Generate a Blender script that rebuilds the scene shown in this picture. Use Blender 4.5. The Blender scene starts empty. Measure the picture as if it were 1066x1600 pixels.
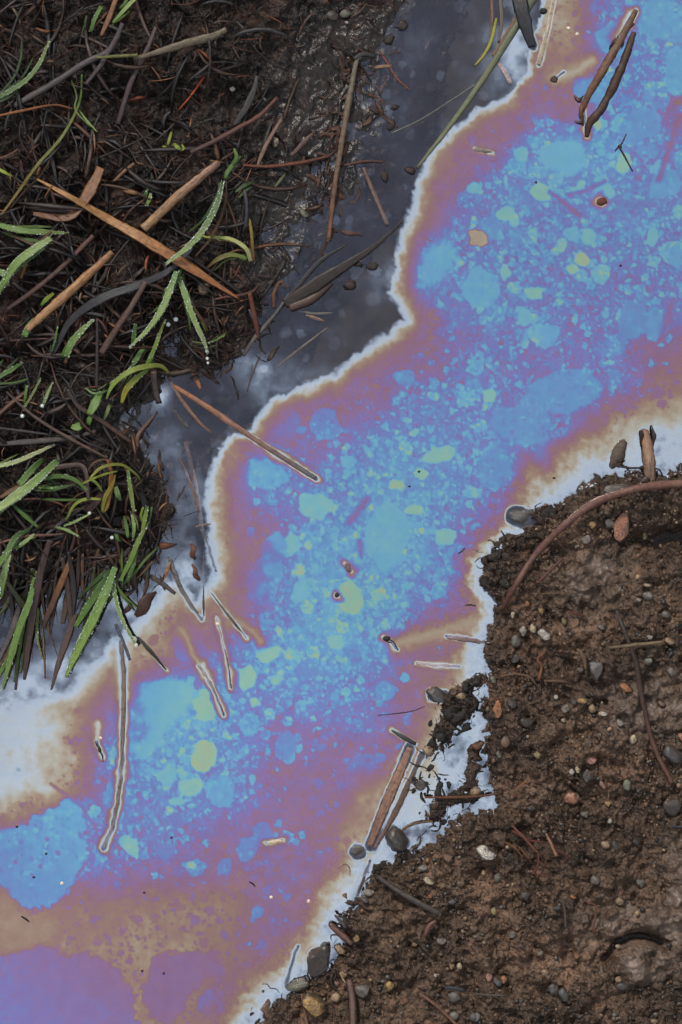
import bpy, math, random
import numpy as np

random.seed(7)
RNG = np.random.default_rng(11)
scene = bpy.context.scene
COL = scene.collection
S = 0.0004                      # metres per photo pixel on the water surface
CAMH = 1.6                      # camera height over the water

# ------------------------------------------------------------------ camera, sky, sun, exposure
cam_d = bpy.data.cameras.new('camera')
cam = bpy.data.objects.new('camera', cam_d); COL.objects.link(cam)
cam.location = (0, 0, CAMH); cam.rotation_euler = (0, 0, 0)
cam_d.sensor_fit = 'VERTICAL'; cam_d.angle = 2 * math.atan(0.32 / CAMH)
cam_d.clip_start = 0.05; cam_d.clip_end = 200
scene.camera = cam

SUN_EL, SUN_AZ = math.radians(42), math.radians(-25)     # azimuth from image-up (+y), clockwise positive
w = bpy.data.worlds.new('World'); scene.world = w; w.use_nodes = True
nt = w.node_tree; nt.nodes.clear()
N = nt.nodes.new; L = nt.links.new
sky = N('ShaderNodeTexSky'); sky.sky_type = 'NISHITA'; sky.sun_disc = False
sky.sun_elevation = SUN_EL; sky.sun_rotation = SUN_AZ
tc = N('ShaderNodeTexCoord'); sp = N('ShaderNodeSeparateXYZ'); L(tc.outputs['Generated'], sp.inputs[0])
mr = N('ShaderNodeMapRange'); mr.inputs[1].default_value = 0; mr.inputs[2].default_value = 1
mr.inputs[3].default_value = 0.34; mr.inputs[4].default_value = 1.0
L(sp.outputs[2], mr.inputs[0])
cl = N('ShaderNodeMix'); cl.data_type = 'RGBA'; cl.blend_type = 'MULTIPLY'; cl.inputs[0].default_value = 1
cl.inputs[6].default_value = (7.6, 7.8, 8.1, 1)
cn = N('ShaderNodeTexNoise'); cn.inputs['Scale'].default_value = 5.5; cn.inputs['Detail'].default_value = 4; L(tc.outputs['Generated'], cn.inputs['Vector'])
cm = N('ShaderNodeMapRange'); cm.inputs[1].default_value = .3; cm.inputs[2].default_value = .7; cm.inputs[3].default_value = .84; cm.inputs[4].default_value = 1.16; L(cn.outputs[0], cm.inputs[0])
mm = N('ShaderNodeMath'); mm.operation = 'MULTIPLY'; L(mr.outputs[0], mm.inputs[0]); L(cm.outputs[0], mm.inputs[1])      # soft unevenness of the overcast
L(mm.outputs[0], cl.inputs[7])
mx = N('ShaderNodeMix'); mx.data_type = 'RGBA'; mx.inputs[0].default_value = 0.88
L(sky.outputs[0], mx.inputs[6]); L(cl.outputs[2], mx.inputs[7])
bg = N('ShaderNodeBackground'); bg.inputs[1].default_value = 0.055
wo = N('ShaderNodeOutputWorld'); L(mx.outputs[2], bg.inputs[0]); L(bg.outputs[0], wo.inputs[0])

sd = bpy.data.lights.new('sun', 'SUN'); sd.energy = 1.5; sd.angle = math.radians(10); sd.color = (1, 0.93, 0.84)
sun = bpy.data.objects.new('sun', sd); COL.objects.link(sun)
sun.rotation_euler = (math.pi / 2 - SUN_EL, 0, math.pi - SUN_AZ)
scene.view_settings.view_transform = 'Standard'; scene.view_settings.look = 'None'
scene.view_settings.gamma = 1; scene.view_settings.use_curve_mapping = False
scene.view_settings.exposure = 1.38
EXPO = 2 ** 1.38
SKY_L = 0.423                   # radiance of the sky overhead

# ------------------------------------------------------------------ helpers
def P(px, py, z=0.0):
    """photo pixel -> world point at height z (metres)"""
    f = (CAMH - z) / CAMH
    return ((px - 533) * S * f, (800 - py) * S * f, z)

_perm = np.random.default_rng(3).permutation(4096)
_ang = np.random.default_rng(4).random(4096) * 2 * np.pi
_gx, _gy = np.cos(_ang), np.sin(_ang)
_rv = np.random.default_rng(5).random(4096)
def _h(i, j, seed): return _perm[(_perm[(i + seed * 131) & 4095] + j) & 4095]
def perlin(x, y, seed=0):
    xi = np.floor(x).astype(np.int64); yi = np.floor(y).astype(np.int64)
    fx = x - xi; fy = y - yi
    u = fx * fx * fx * (fx * (fx * 6 - 15) + 10); v = fy * fy * fy * (fy * (fy * 6 - 15) + 10)
    def g(dx, dy):
        k = _h(xi + dx, yi + dy, seed); return _gx[k] * (fx - dx) + _gy[k] * (fy - dy)
    a = g(0, 0) * (1 - u) + g(1, 0) * u; b = g(0, 1) * (1 - u) + g(1, 1) * u
    return (a * (1 - v) + b * v) * 1.5
def fbm(x, y, wl, octv=4, seed=0, gain=0.5):
    r = 0; a = 1.0; t = 0
    for o in range(octv):
        r = r + a * perlin(x / wl, y / wl, seed + o * 7); t += a
        a *= gain; wl *= 0.5
    return r / t * 1.4
def ridged(x, y, wl, octv=3, seed=0):
    r = 0; a = 1.0; t = 0
    for o in range(octv):
        r = r + a * (1 - 2 * np.abs(perlin(x / wl, y / wl, seed + o * 5))); t += a; a *= .55; wl *= .5
    return r / t
def cells(x, y, size, seed):
    """jittered cells: nearest distance (in units of size), random per cell, second random"""
    xs, ys = x / size, y / size
    xi = np.floor(xs).astype(np.int64); yi = np.floor(ys).astype(np.int64)
    best = np.full(x.shape, 9.0); r1 = np.zeros(x.shape); r2 = np.zeros(x.shape); r3 = np.zeros(x.shape)
    for dx in (-1, 0, 1):
        for dy in (-1, 0, 1):
            k = _h(xi + dx, yi + dy, seed); k2 = _perm[(k + 17) & 4095]; k3 = _perm[(k2 + 91) & 4095]
            d = np.hypot(xs - (xi + dx + .15 + .7 * _rv[k]), ys - (yi + dy + .15 + .7 * _rv[k2]))
            m = d < best
            best = np.where(m, d, best); r1 = np.where(m, _rv[k3], r1)
            r2 = np.where(m, _rv[_perm[(k3 + 5) & 4095]], r2); r3 = np.where(m, _rv[_perm[(k3 + 55) & 4095]], r3)
    return best, r1, r2, r3
def segdist(x, y, pts, with_u=False):
    d = np.full(x.shape, 1e9); pts = np.asarray(pts, float)
    for a, b in zip(pts[:-1], pts[1:]):
        e = b - a; l2 = max(e @ e, 1e-9)
        t = np.clip(((x - a[0]) * e[0] + (y - a[1]) * e[1]) / l2, 0, 1)
        dd = (x - a[0] - t * e[0]) ** 2 + (y - a[1] - t * e[1]) ** 2
        d = np.minimum(d, dd)
    return np.sqrt(d)
def inside(x, y, poly):
    poly = np.asarray(poly, float); r = np.zeros(x.shape, bool)
    for a, b in zip(poly, np.roll(poly, -1, 0)):
        if a[1] == b[1]: continue
        c = ((a[1] > y) != (b[1] > y)) & (x < (b[0] - a[0]) * (y - a[1]) / (b[1] - a[1]) + a[0])
        r ^= c
    return r
def sdf(x, y, line, closing):
    d = segdist(x, y, line)
    return np.where(inside(x, y, list(line) + list(closing)), d, -d)
def smooth(a, b, x):
    t = np.clip((x - a) / (b - a), 0, 1); return t * t * (3 - 2 * t)
def s2l(c):
    c = np.asarray(c, float) / 255
    return np.where(c <= .04045, c / 12.92, ((c + .055) / 1.055) ** 2.4)

# ------------------------------------------------------------------ traced outlines (photo pixels)
L_SHORE = [(2600, -8000), (820, -900), (660, -120), (640, 0), (615, 40), (608, 110), (600, 180), (575, 235), (560, 285), (520, 320), (505, 350), (470, 375),
           (440, 430), (415, 470), (405, 520), (385, 545), (360, 575), (318, 590), (285, 570), (262, 590), (250, 625), (222, 640),
           (205, 665), (225, 690), (240, 730), (262, 760), (275, 800), (258, 840), (236, 862), (232, 905), (200, 925), (165, 900), (130, 880),
           (95, 905), (40, 925), (0, 945), (-60, 965), (-400, 1150), (-2000, 2200), (-8000, 5200)]
L_CLOSE = [(-9000, 5200), (-9000, -8000)]
R_SHORE = [(8000, -2600), (2200, 300), (1300, 640), (1120, 705), (1066, 722), (1046, 738), (1022, 742), (1000, 736), (965, 742), (932, 740), (908, 758), (897, 772),
           (872, 786), (845, 795), (838, 815), (822, 835), (795, 846), (768, 866), (752, 884), (752, 912), (768, 934), (778, 948), (770, 972), (757, 1000), (753, 1022),
           (762, 1040), (762, 1062), (757, 1092), (752, 1120), (758, 1150), (756, 1178), (765, 1206), (768, 1236), (778, 1255),
           (760, 1266), (728, 1268), (700, 1282), (688, 1304), (660, 1325), (632, 1330), (606, 1350), (594, 1368), (577, 1374), (560, 1400), (548, 1418), (534, 1426), (530, 1452),
           (535, 1475), (522, 1494), (510, 1520), (480, 1536), (455, 1552), (436, 1558), (412, 1585), (404, 1602), (350, 1700), (200, 2000), (-500, 2900), (-3000, 8000)]
R_CLOSE = [(-3000, 9000), (9000, 9000), (9000, -2600)]
FILM_EDGE = [(3400, -8000), (980, -700), (852, -60), (846, 20), (826, 62), (822, 110), (795, 148), (745, 172), (702, 202), (672, 240), (650, 280), (640, 335), (622, 372),
             (616, 420), (606, 462), (622, 478), (632, 498), (602, 520), (560, 550), (518, 582), (472, 602), (432, 618), (402, 645), (388, 672),
             (362, 678), (340, 705), (325, 742), (318, 790), (326, 850), (326, 905), (305, 935), (285, 905), (262, 905), (240, 940), (205, 975), (172, 1000),
             (140, 1035), (100, 1075), (50, 1090), (0, 1085), (-60, 1080), (-500, 1250), (-2100, 2300), (-8000, 5400)]
F_CLOSE = [(-8000, 9000), (9000, 9000), (9000, -8000)]

# ------------------------------------------------------------------ lattice
def axis(lo, hi, step):
    a = list(np.arange(lo, hi + .1, step)); s = step
    pre = []; x = lo
    while x > lo - 6500: s *= 1.22; x -= s; pre.append(x)
    s = step; post = []; x = a[-1]
    while x < hi + 6500: s *= 1.22; x += s; post.append(x)
    return np.array(pre[::-1] + a + post)
AX, AY = axis(-24, 1090, 1.6), axis(-24, 1624, 1.6)
GX, GY = np.meshgrid(AX, AY)
jx = fbm(GX, GY, 26, 3, 1) * 7; jy = fbm(GX, GY, 26, 3, 2) * 7
near = np.clip(1 - np.maximum(np.abs(GX - 533) - 900, np.abs(GY - 800) - 1200) / 600, 0, 1)
kx = fbm(GX, GY, 11, 3, 5) * 6; ky = fbm(GX, GY, 11, 3, 6) * 6
dL = sdf(GX + jx + kx, GY + jy + ky, L_SHORE, L_CLOSE)          # >0 on the left bank
dR = sdf(GX + jx * .8 + kx * 1.5, GY + jy * .8 + ky * 1.5, R_SHORE, R_CLOSE)  # >0 on the right bank

# ---- terrain height in photo pixels
def blob(x, y, cx, cy, rx, ry, rot=0):
    c, s = math.cos(rot), math.sin(rot); u = ((x - cx) * c + (y - cy) * s) / rx; v = (-(x - cx) * s + (y - cy) * c) / ry
    return np.exp(-(u * u + v * v))
dpos = np.clip(dL, 0, None)
hl = 9 * (1 - np.exp(-dpos / 22)) + 26 * (1 - np.exp(-dpos / 240))
roughL = smooth(0, 60, dL)
hl += roughL * (28 * fbm(GX, GY, 120, 2, 20) + 24 * ridged(GX, GY, 64, 3, 24) - 2) + smooth(-4, 25, dL) * (6.0 * fbm(GX, GY, 20, 3, 28) + 2.2 * fbm(GX, GY, 6, 2, 31))
# the wet flat by the water where mud barely breaks the surface
flat = np.clip(1.15 * blob(GX, GY, 540, 180, 125, 200, .2) + blob(GX, GY, 455, 380, 80, 90) + .8 * blob(GX, GY, 210, 650, 70, 40), 0, 1) * smooth(-34, -6, dL)
swx = GX + 16 * fbm(GX, GY, 38, 2, 41); swy = GY + 16 * fbm(GX, GY, 38, 2, 43)
hflat = -1.9 + 5.5 * np.clip(ridged(swx, swy * .55, 26, 2, 45) - .15, -.3, 1) + 4.0 * fbm(GX, GY, 80, 2, 47) + 1.0 * fbm(GX, GY, 8, 2, 48) + np.clip(dL, -30, 40) * .06
hl = np.where(dL < 0, 0, hl) + np.where(dL < 0, np.maximum(dL * .35, -34) + 2.0 * fbm(GX, GY, 30, 3, 49) * np.exp(dL / 60), 0)
hl = hl * (1 - flat) + hflat * flat
dpr = np.clip(dR, 0, None)
hr = 13 * (1 - np.exp(-dpr / 9)) + 22 * (1 - np.exp(-dpr / 200))
hr += smooth(0, 30, dR) * (15 * fbm(GX, GY, 130, 3, 60) + 14 * fbm(GX, GY, 42, 3, 63) + 9 * np.abs(fbm(GX, GY, 26, 2, 64)) - 3)
c1, q1, q2, q3 = cells(GX + 2 * fbm(GX, GY, 9, 2, 71), GY + 2 * fbm(GX, GY, 9, 2, 72), 11, 73)
smear0 = np.clip(blob(GX, GY, 925, 905, 48, 50, .6) + blob(GX, GY, 1062, 1400, 35, 90) + blob(GX, GY, 1010, 1105, 70, 45) + blob(GX, GY, 998, 1502, 40, 30) + .8 * blob(GX, GY, 960, 1440, 70, 40), 0, 1) * np.clip(.8 + .8 * fbm(GX, GY, 30, 3, 74), 0, 1.3)
hr += smooth(0, 14, dR) * (1 - .75 * np.clip(smear0, 0, 1)) * (6.5 * fbm(GX, GY, 14, 3, 66) + (q1 > .35) * 3.2 * np.clip(1 - (c1 / (.35 + .3 * q2)) ** 2, 0, 1))
clod = np.clip(sum(a_ * blob(GX, GY, cx, cy, rx, ry, ro) for cx, cy, rx, ry, ro, a_ in ((735, 1070, 34, 10, -.45, 1), (700, 1092, 26, 12, 0, .8), (722, 1108, 26, 16, -.5, 1), (702, 1128, 20, 14, -.6, .9), (688, 1150, 16, 14, -.8, .9), (682, 1172, 14, 10, 0, .8),
    (742, 1190, 12, 24, .2, .9), (735, 1222, 12, 22, 0, .9), (700, 1250, 24, 10, -.6, 1), (680, 1270, 16, 14, -.7, 1), (724, 1246, 26, 8, 0, .9), (656, 1228, 12, 10, 0, .7), (745, 1168, 16, 8, -.5, .9), (590, 1360, 20, 12, 0, .8), (545, 1440, 10, 22, 0, .8), (505, 1530, 24, 12, -.3, .8), (640, 1330, 24, 10, -.3, .8), (805, 838, 40, 10, -.4, .8), (845, 800, 24, 10, -.2, .8), (966, 715, 14, 20, .4, .7))), 0, 1)
smear = np.clip(smear0, 0, 1)
humus_shade = np.clip(blob(GX, GY, 800, 895, 60, 50) + blob(GX, GY, 850, 1325, 90, 50, .4) + blob(GX, GY, 830, 1050, 60, 50) + blob(GX, GY, 1000, 840, 110, 26, -.1) + blob(GX, GY, 935, 1070, 45, 40) + blob(GX, GY, 800, 1150, 50, 70) + blob(GX, GY, 900, 1430, 80, 40) + blob(GX, GY, 960, 760, 120, 24, -.2) + .8 * np.exp(-np.clip(dR, 0, None) / 9) + 1.3 * clod, 0, 1)  # dark soil on mound, clods and waterline; shade painted into the dips
hr += 22 * blob(GX, GY, 985, 790, 120, 26, -.28) - 26 * blob(GX, GY, 1015, 842, 85, 15, -.1) + 12 * blob(GX, GY, 790, 900, 40, 42)
ru, rv = (GX - 998) / 46, (GY - 1500) / 36; rr = np.hypot(ru, rv) + .07 * fbm(GX, GY, 22, 2, 79); ra = np.arctan2(rv, ru)
hr += -34 * np.exp(-((rr - 1.1) / .17) ** 2) * np.clip(np.cos(ra + 2.05) * 1.5 + .25, 0, 1) + 15 * np.clip(1 - rr ** 2, 0, 1) + 9 * blob(GX, GY, 1000, 1440, 90, 14, -.1)
hr += 9 * smooth(8, 40, dR) * ridged(GX, GY, 95, 2, 80)
hr += -9 * blob(GX, GY, 850, 1325, 60, 36, .5) - 7 * blob(GX, GY, 820, 1030, 30, 40) - 8 * blob(GX, GY, 1060, 1400, 60, 60)
hr += smooth(0, 14, dR) * 12 * np.clip(fbm(GX, GY, 75, 2, 78), -1, 1)
hclod = -5 + 9 * clod + 7 * np.clip(ridged(GX + 8 * fbm(GX, GY, 20, 2, 82), GY, 15, 2, 83), -.6, 1) * np.clip(clod * 2, 0, 1)
hr = np.where(dR < 0, np.maximum(dR * .5, -34) + 2 * fbm(GX, GY, 24, 3, 69) * np.exp(dR / 40), hr)
hr = np.where((dR < 0) & (clod > .12), np.maximum(hr, hclod), hr)
H = np.where(dL > dR, hl, hr)
H = np.where((dL < -100) & (dR < -100), -34, H)

def gat(F, px, py):
    i = np.clip(np.searchsorted(AY, np.atleast_1d(py)), 0, len(AY) - 1); j = np.clip(np.searchsorted(AX, np.atleast_1d(px)), 0, len(AX) - 1)
    return F[i, j]
# local top of the terrain, so that things lie on it and not in it
HT = H.copy()
for k in (1, 2, 3, 4):
    HT = np.maximum.reduce([HT, np.roll(HT, k, 0), np.roll(HT, -k, 0), np.roll(HT, k, 1), np.roll(HT, -k, 1)])
for _ in range(4):
    HT = (HT + np.roll(HT, 3, 0) + np.roll(HT, -3, 0) + np.roll(HT, 3, 1) + np.roll(HT, -3, 1)) / 5
def top(px, py): return np.maximum(gat(HT, px, py), 0.5)

def lattice_mesh(name, mask, z, mat, attrs=None, kind='structure', step=1):
    """mesh of the lattice faces where mask holds, z in photo pixels"""
    m = mask[::step, ::step]; zz = z[::step, ::step]; gx = GX[::step, ::step]; gy = GY[::step, ::step]
    fm = m[:-1, :-1] | m[1:, :-1] | m[:-1, 1:] | m[1:, 1:]
    idx = np.arange(gx.size).reshape(gx.shape)
    q = np.stack([idx[:-1, :-1], idx[1:, :-1], idx[1:, 1:], idx[:-1, 1:]], -1)[fm]
    used = np.unique(q); rm = np.zeros(gx.size, np.int64); rm[used] = np.arange(len(used)); q = rm[q]
    co = np.stack([(gx.ravel() - 533) * S, (800 - gy.ravel()) * S, zz.ravel() * S], -1)[used]
    me = bpy.data.meshes.new(name)
    me.vertices.add(len(co)); me.vertices.foreach_set('co', co.astype(np.float32).ravel())
    me.loops.add(q.size); me.loops.foreach_set('vertex_index', q.astype(np.int32).ravel())
    me.polygons.add(len(q)); me.polygons.foreach_set('loop_start', np.arange(0, q.size, 4, dtype=np.int32))
    me.polygons.foreach_set('use_smooth', np.ones(len(q), bool))
    me.update(calc_edges=True)
    for k, a in (attrs or {}).items():
        at = me.attributes.new(k, 'FLOAT', 'POINT'); at.data.foreach_set('value', a[::step, ::step].ravel()[used].astype(np.float32))
    me.materials.append(mat)
    o = bpy.data.objects.new(name, me); COL.objects.link(o)
    if kind: o['kind'] = kind
    return o

# ------------------------------------------------------------------ materials
def new_mat(name):
    m = bpy.data.materials.new(name); m.use_nodes = True; m.node_tree.nodes.clear(); return m, m.node_tree
class G:
    """small node-graph writer"""
    def __init__(s, nt): s.nt = nt
    def n(s, t, **kw):
        x = s.nt.nodes.new(t)
        for k, v in kw.items(): setattr(x, k, v)
        return x
    def l(s, a, b): s.nt.links.new(a, b)
    def noise(s, vec, scale, detail=4, rough=.55, dist=0):
        x = s.n('ShaderNodeTexNoise'); x.inputs['Scale'].default_value = scale; x.inputs['Detail'].default_value = detail
        x.inputs['Roughness'].default_value = rough; x.inputs['Distortion'].default_value = dist; s.l(vec, x.inputs['Vector']); return x.outputs[0]
    def vor(s, vec, scale, out=0, feature='F1'):
        x = s.n('ShaderNodeTexVoronoi', feature=feature); x.inputs['Scale'].default_value = scale; s.l(vec, x.inputs['Vector']); return x.outputs[out]
    def ramp(s, fac, stops, interp='LINEAR'):
        x = s.n('ShaderNodeValToRGB'); e = x.color_ramp.elements; x.color_ramp.interpolation = interp
        while len(e) > 1: e.remove(e[-1])
        for i, (p, c) in enumerate(stops):
            k = e[0] if i == 0 else e.new(p)
            k.position = p; k.color = (c, c, c, 1) if isinstance(c, (int, float)) else (*c[:3], 1)
        s.l(fac, x.inputs[0]); return x.outputs[0]
    def mix(s, f, a, b, mode='MIX'):
        x = s.n('ShaderNodeMix', data_type='RGBA', blend_type=mode)
        for i, v in ((0, f), (6, a), (7, b)):
            if isinstance(v, (int, float)): x.inputs[i].default_value = v if i == 0 else (v, v, v, 1)
            elif isinstance(v, tuple): x.inputs[i].default_value = (*v[:3], 1)
            else: s.l(v, x.inputs[i])
        return x.outputs[2]
    def math(s, op, a, b=None):
        x = s.n('ShaderNodeMath', operation=op)
        for i, v in ((0, a), (1, b)):
            if v is None: continue
            if isinstance(v, (int, float)): x.inputs[i].default_value = v
            else: s.l(v, x.inputs[i])
        return x.outputs[0]
    def bump(s, h, dist, strength=1.0, normal=None):
        x = s.n('ShaderNodeBump'); x.inputs['Distance'].default_value = dist; x.inputs['Strength'].default_value = strength
        s.l(h, x.inputs['Height'])
        if normal is not None: s.l(normal, x.inputs['Normal'])
        return x.outputs[0]
    def pbsdf(s, color, rough, normal=None, spec=.5, **kw):
        x = s.n('ShaderNodeBsdfPrincipled')
        for k, v in (('Base Color', color), ('Roughness', rough), ('Specular IOR Level', spec), *kw.items()):
            if isinstance(v, (int, float)): x.inputs[k].default_value = v
            elif isinstance(v, tuple): x.inputs[k].default_value = (*v[:3], 1) if len(v) == 3 else v
            else: s.l(v, x.inputs[k])
        if normal is not None: s.l(normal, x.inputs['Normal'])
        return x.outputs[0]
    def out(s, sh):
        o = s.n('ShaderNodeOutputMaterial'); s.l(sh, o.inputs[0])
    def pos(s): return s.n('ShaderNodeNewGeometry').outputs['Position']
    def objc(s): return s.n('ShaderNodeTexCoord').outputs['Object']

def px(n): return 1 / (n * S)       # noise scale for a wavelength of n photo pixels

m_peat, _t = new_mat('wet_peat'); g = G(_t); v = g.pos()
n1 = g.noise(v, px(60), 5, .6); n2 = g.noise(v, px(12), 5, .65, .6); n3 = g.noise(v, px(5), 3, .6)
c = g.ramp(n2, [(.3, (.004, .003, .0027)), (.52, (.014, .0095, .0075)), (.68, (.032, .022, .017)), (.85, (.08, .058, .046))])
red = g.ramp(n1, [(.48, 0.0), (.62, 1.0)])
c = g.mix(g.math('MULTIPLY', red, .55), c, g.ramp(n3, [(.3, (.016, .006, .004)), (.75, (.075, .032, .018))]))
c = g.mix(1.0, c, g.ramp(g.noise(v, px(95), 4, .6), [(.36, .35), (.5, .85), (.66, 1.7)]), 'MULTIPLY')
sp_ = g.ramp(g.vor(v, px(7), 0), [(.05, 1.0), (.12, 0.0)])
c = g.mix(g.math('MULTIPLY', sp_, g.ramp(n1, [(.5, 0.0), (.6, .35)])), c, (.22, .18, .15))
wt = g.n('ShaderNodeAttribute'); wt.attribute_name = 'wet'; wt = wt.outputs['Fac']
c = g.mix(g.math('MULTIPLY', wt, .75), c, g.ramp(n2, [(.3, (.004, .0034, .0032)), (.6, (.012, .009, .008)), (.8, (.045, .027, .018))]))
nb = g.bump(n2, .0045, 1.0); nb = g.bump(n3, .0022, 1.0, nb); nbw = g.bump(n2, .0012, .9)
nm = g.n('ShaderNodeMix', data_type='VECTOR'); g.l(wt, nm.inputs[0]); g.l(nb, nm.inputs[4]); g.l(nbw, nm.inputs[5])
ro = g.mix(wt, g.ramp(n1, [(.4, .2), (.6, .42)]), .22)
g.out(g.pbsdf(c, ro, nm.outputs[1], .35))

m_grav, _t = new_mat('gritty_mud'); g = G(_t); v = g.pos()
n1 = g.noise(v, px(110), 4, .6); n2 = g.noise(v, px(22), 5, .65, .5); n3 = g.noise(v, px(6), 4, .65, .3)
sm = g.n('ShaderNodeAttribute'); sm.attribute_name = 'smear'; hu = g.n('ShaderNodeAttribute'); hu.attribute_name = 'humus_shade'; sm = sm.outputs['Fac']; hu = hu.outputs['Fac']
c = g.ramp(n2, [(.3, (.016, .011, .0085)), (.46, (.060, .042, .031)), (.62, (.108, .076, .057)), (.78, (.165, .124, .096))])
c = g.mix(g.ramp(n3, [(.33, .8), (.5, 0.0)]), c, (.012, .0085, .007))
c = g.mix(1.0, c, g.ramp(n1, [(.34, .5), (.5, .9), (.68, 1.5)]), 'MULTIPLY')
rust = g.math('MULTIPLY', g.ramp(n1, [(.5, 0.0), (.62, 1.0)]), g.ramp(n3, [(.5, 0.0), (.64, .8)]))
c = g.mix(rust, c, (.17, .088, .052))
vd = g.n('ShaderNodeTexVoronoi'); vd.inputs['Scale'].default_value = px(6.5); g.l(v, vd.inputs['Vector'])
sepc = g.n('ShaderNodeSeparateColor'); g.l(vd.outputs['Color'], sepc.inputs[0])
gr = g.math('MULTIPLY', g.ramp(vd.outputs[0], [(.2, 1.0), (.45, 0.0)]), g.ramp(sepc.outputs[0], [(.74, 0.0), (.82, .6)]))
c = g.mix(gr, c, g.ramp(sepc.outputs[1], [(0, (.02, .018, .017)), (.4, (.07, .055, .045)), (.7, (.12, .095, .075)), (.9, (.12, .065, .04)), (1, (.25, .22, .19))]))
c = g.mix(g.math('MULTIPLY', hu, g.ramp(n2, [(.3, .85), (.7, .35)])), c, g.ramp(n3, [(.35, (.007, .0055, .005)), (.7, (.045, .028, .020))]))  # mixes in the dark soil and the painted shade of the dips
c = g.mix(1.0, c, (1.2, 1.09, .99), 'MULTIPLY')
c = g.mix(g.math('MULTIPLY', sm, .8), c, g.ramp(n2, [(.35, (.075, .054, .042)), (.6, (.125, .094, .077)), (.75, (.165, .125, .102))]))
nb = g.bump(n2, .0030, 1.0); nb = g.bump(n3, .0026, 1.0, nb); nb = g.bump(g.ramp(vd.outputs[0], [(.1, 1.0), (.6, 0.0)]), .0011, .8, nb)
nbs = g.bump(n2, .0016, .8); nbs = g.bump(n3, .0006, .6, nbs)
nm = g.n('ShaderNodeMix', data_type='VECTOR'); g.l(sm, nm.inputs[0]); g.l(nb, nm.inputs[4]); g.l(nbs, nm.inputs[5])
g.out(g.pbsdf(c, g.ramp(n2, [(.4, .22), (.62, .45)]), nm.outputs[1], .32))

m_bed, _t = new_mat('stream_bed_silt'); g = G(_t); v = g.pos()
c = g.ramp(g.noise(v, px(30), 5), [(.3, (.010, .009, .009)), (.7, (.045, .040, .036))])
g.out(g.pbsdf(c, .8))

# the dark, murky water: clear surface, brown-black body
m_water, _t = new_mat('murky_water'); g = G(_t); v = g.pos()
tr = g.n('ShaderNodeBsdfTransparent'); tr.inputs[0].default_value = (.62, .56, .5, 1)
gl = g.n('ShaderNodeBsdfGlossy'); gl.inputs[0].default_value = (.012, .012, .013, 1); gl.inputs['Roughness'].default_value = .02
ad = g.n('ShaderNodeAddShader'); g.l(tr.outputs[0], ad.inputs[0]); g.l(gl.outputs[0], ad.inputs[1]); g.out(ad.outputs[0])

# the film: reflectance by film thickness, in Newton's order of interference colours
FILM = [(0.0, (32, 36, 44)), (.03, (62, 67, 80)), (.06, (110, 122, 140)), (.10, (176, 190, 207)), (.14, (184, 194, 202)), (.19, (182, 176, 160)),
        (.26, (166, 143, 120)), (.33, (152, 119, 108)), (.40, (148, 107, 122)), (.46, (145, 105, 142)), (.52, (135, 108, 162)), (.58, (121, 114, 180)),
        (.65, (107, 127, 190)), (.72, (97, 146, 197)), (.80, (100, 167, 202)), (.87, (112, 178, 190)), (.94, (138, 185, 162)), (1.0, (164, 178, 140))]
m_film, _t = new_mat('iridescent_film'); g = G(_t); v = g.pos()
at = g.n('ShaderNodeAttribute'); at.attribute_name = 'thickness'
fine = g.math('MULTIPLY', g.math('SUBTRACT', g.noise(v, px(7), 4, .7), .5), g.ramp(at.outputs['Fac'], [(.2, .06), (.4, .13), (.58, .11), (.7, .06)]))
cv = g.n('ShaderNodeTexVoronoi'); cv.inputs['Scale'].default_value = px(8); cv.inputs['Randomness'].default_value = 1
wv = g.n('ShaderNodeTexNoise'); wv.inputs['Scale'].default_value = px(9); wv.inputs['Detail'].default_value = 2; g.l(v, wv.inputs['Vector'])
wa = g.n('ShaderNodeVectorMath', operation='MULTIPLY_ADD'); g.l(wv.outputs['Color'], wa.inputs[0]); wa.inputs[1].default_value = (.0035, .0035, 0); g.l(v, wa.inputs[2]); g.l(wa.outputs[0], cv.inputs['Vector'])
sc_ = g.n('ShaderNodeSeparateColor'); g.l(cv.outputs['Color'], sc_.inputs[0])
flk = g.math('MULTIPLY', g.ramp(sc_.outputs[0], [(0, 0.0), (.45, .38), (.75, .6), (1, 1.0)]), .26)
flk = g.math('MULTIPLY', g.math('SUBTRACT', flk, .1), g.ramp(cv.outputs[0], [(.35, 1.0), (.6, .15)]))
flk = g.math('MULTIPLY', flk, g.ramp(at.outputs['Fac'], [(.47, 0.0), (.6, .9), (.74, .9), (.84, .25)]))
flk = g.math('MULTIPLY', flk, g.ramp(g.noise(v, px(80), 3), [(.4, .25), (.6, 1.0)]))
fine = g.math('ADD', fine, flk)
fine2 = g.math('MULTIPLY', g.math('SUBTRACT', g.noise(v, px(45), 3, .5), .5), .05)
tk = g.math('ADD', at.outputs['Fac'], g.math('MULTIPLY', g.math('ADD', fine, fine2), g.ramp(at.outputs['Fac'], [(.03, .15), (.3, 1.0)])))
tint = g.ramp(tk, [(p, tuple(np.maximum(s2l(np.array(c_) * .92 + np.mean(c_) * .08) - .012, .002) / (SKY_L * EXPO))) for p, c_ in FILM])
gl = g.n('ShaderNodeBsdfGlossy'); g.l(tint, gl.inputs[0]); gl.inputs['Roughness'].default_value = .04
inv = g.n('ShaderNodeInvert'); g.l(tint, inv.inputs[1])
tr = g.n('ShaderNodeBsdfTransparent'); g.l(inv.outputs[0], tr.inputs[0])
ad = g.n('ShaderNodeAddShader'); g.l(gl.outputs[0], ad.inputs[0]); g.l(tr.outputs[0], ad.inputs[1]); g.out(ad.outputs[0])

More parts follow.
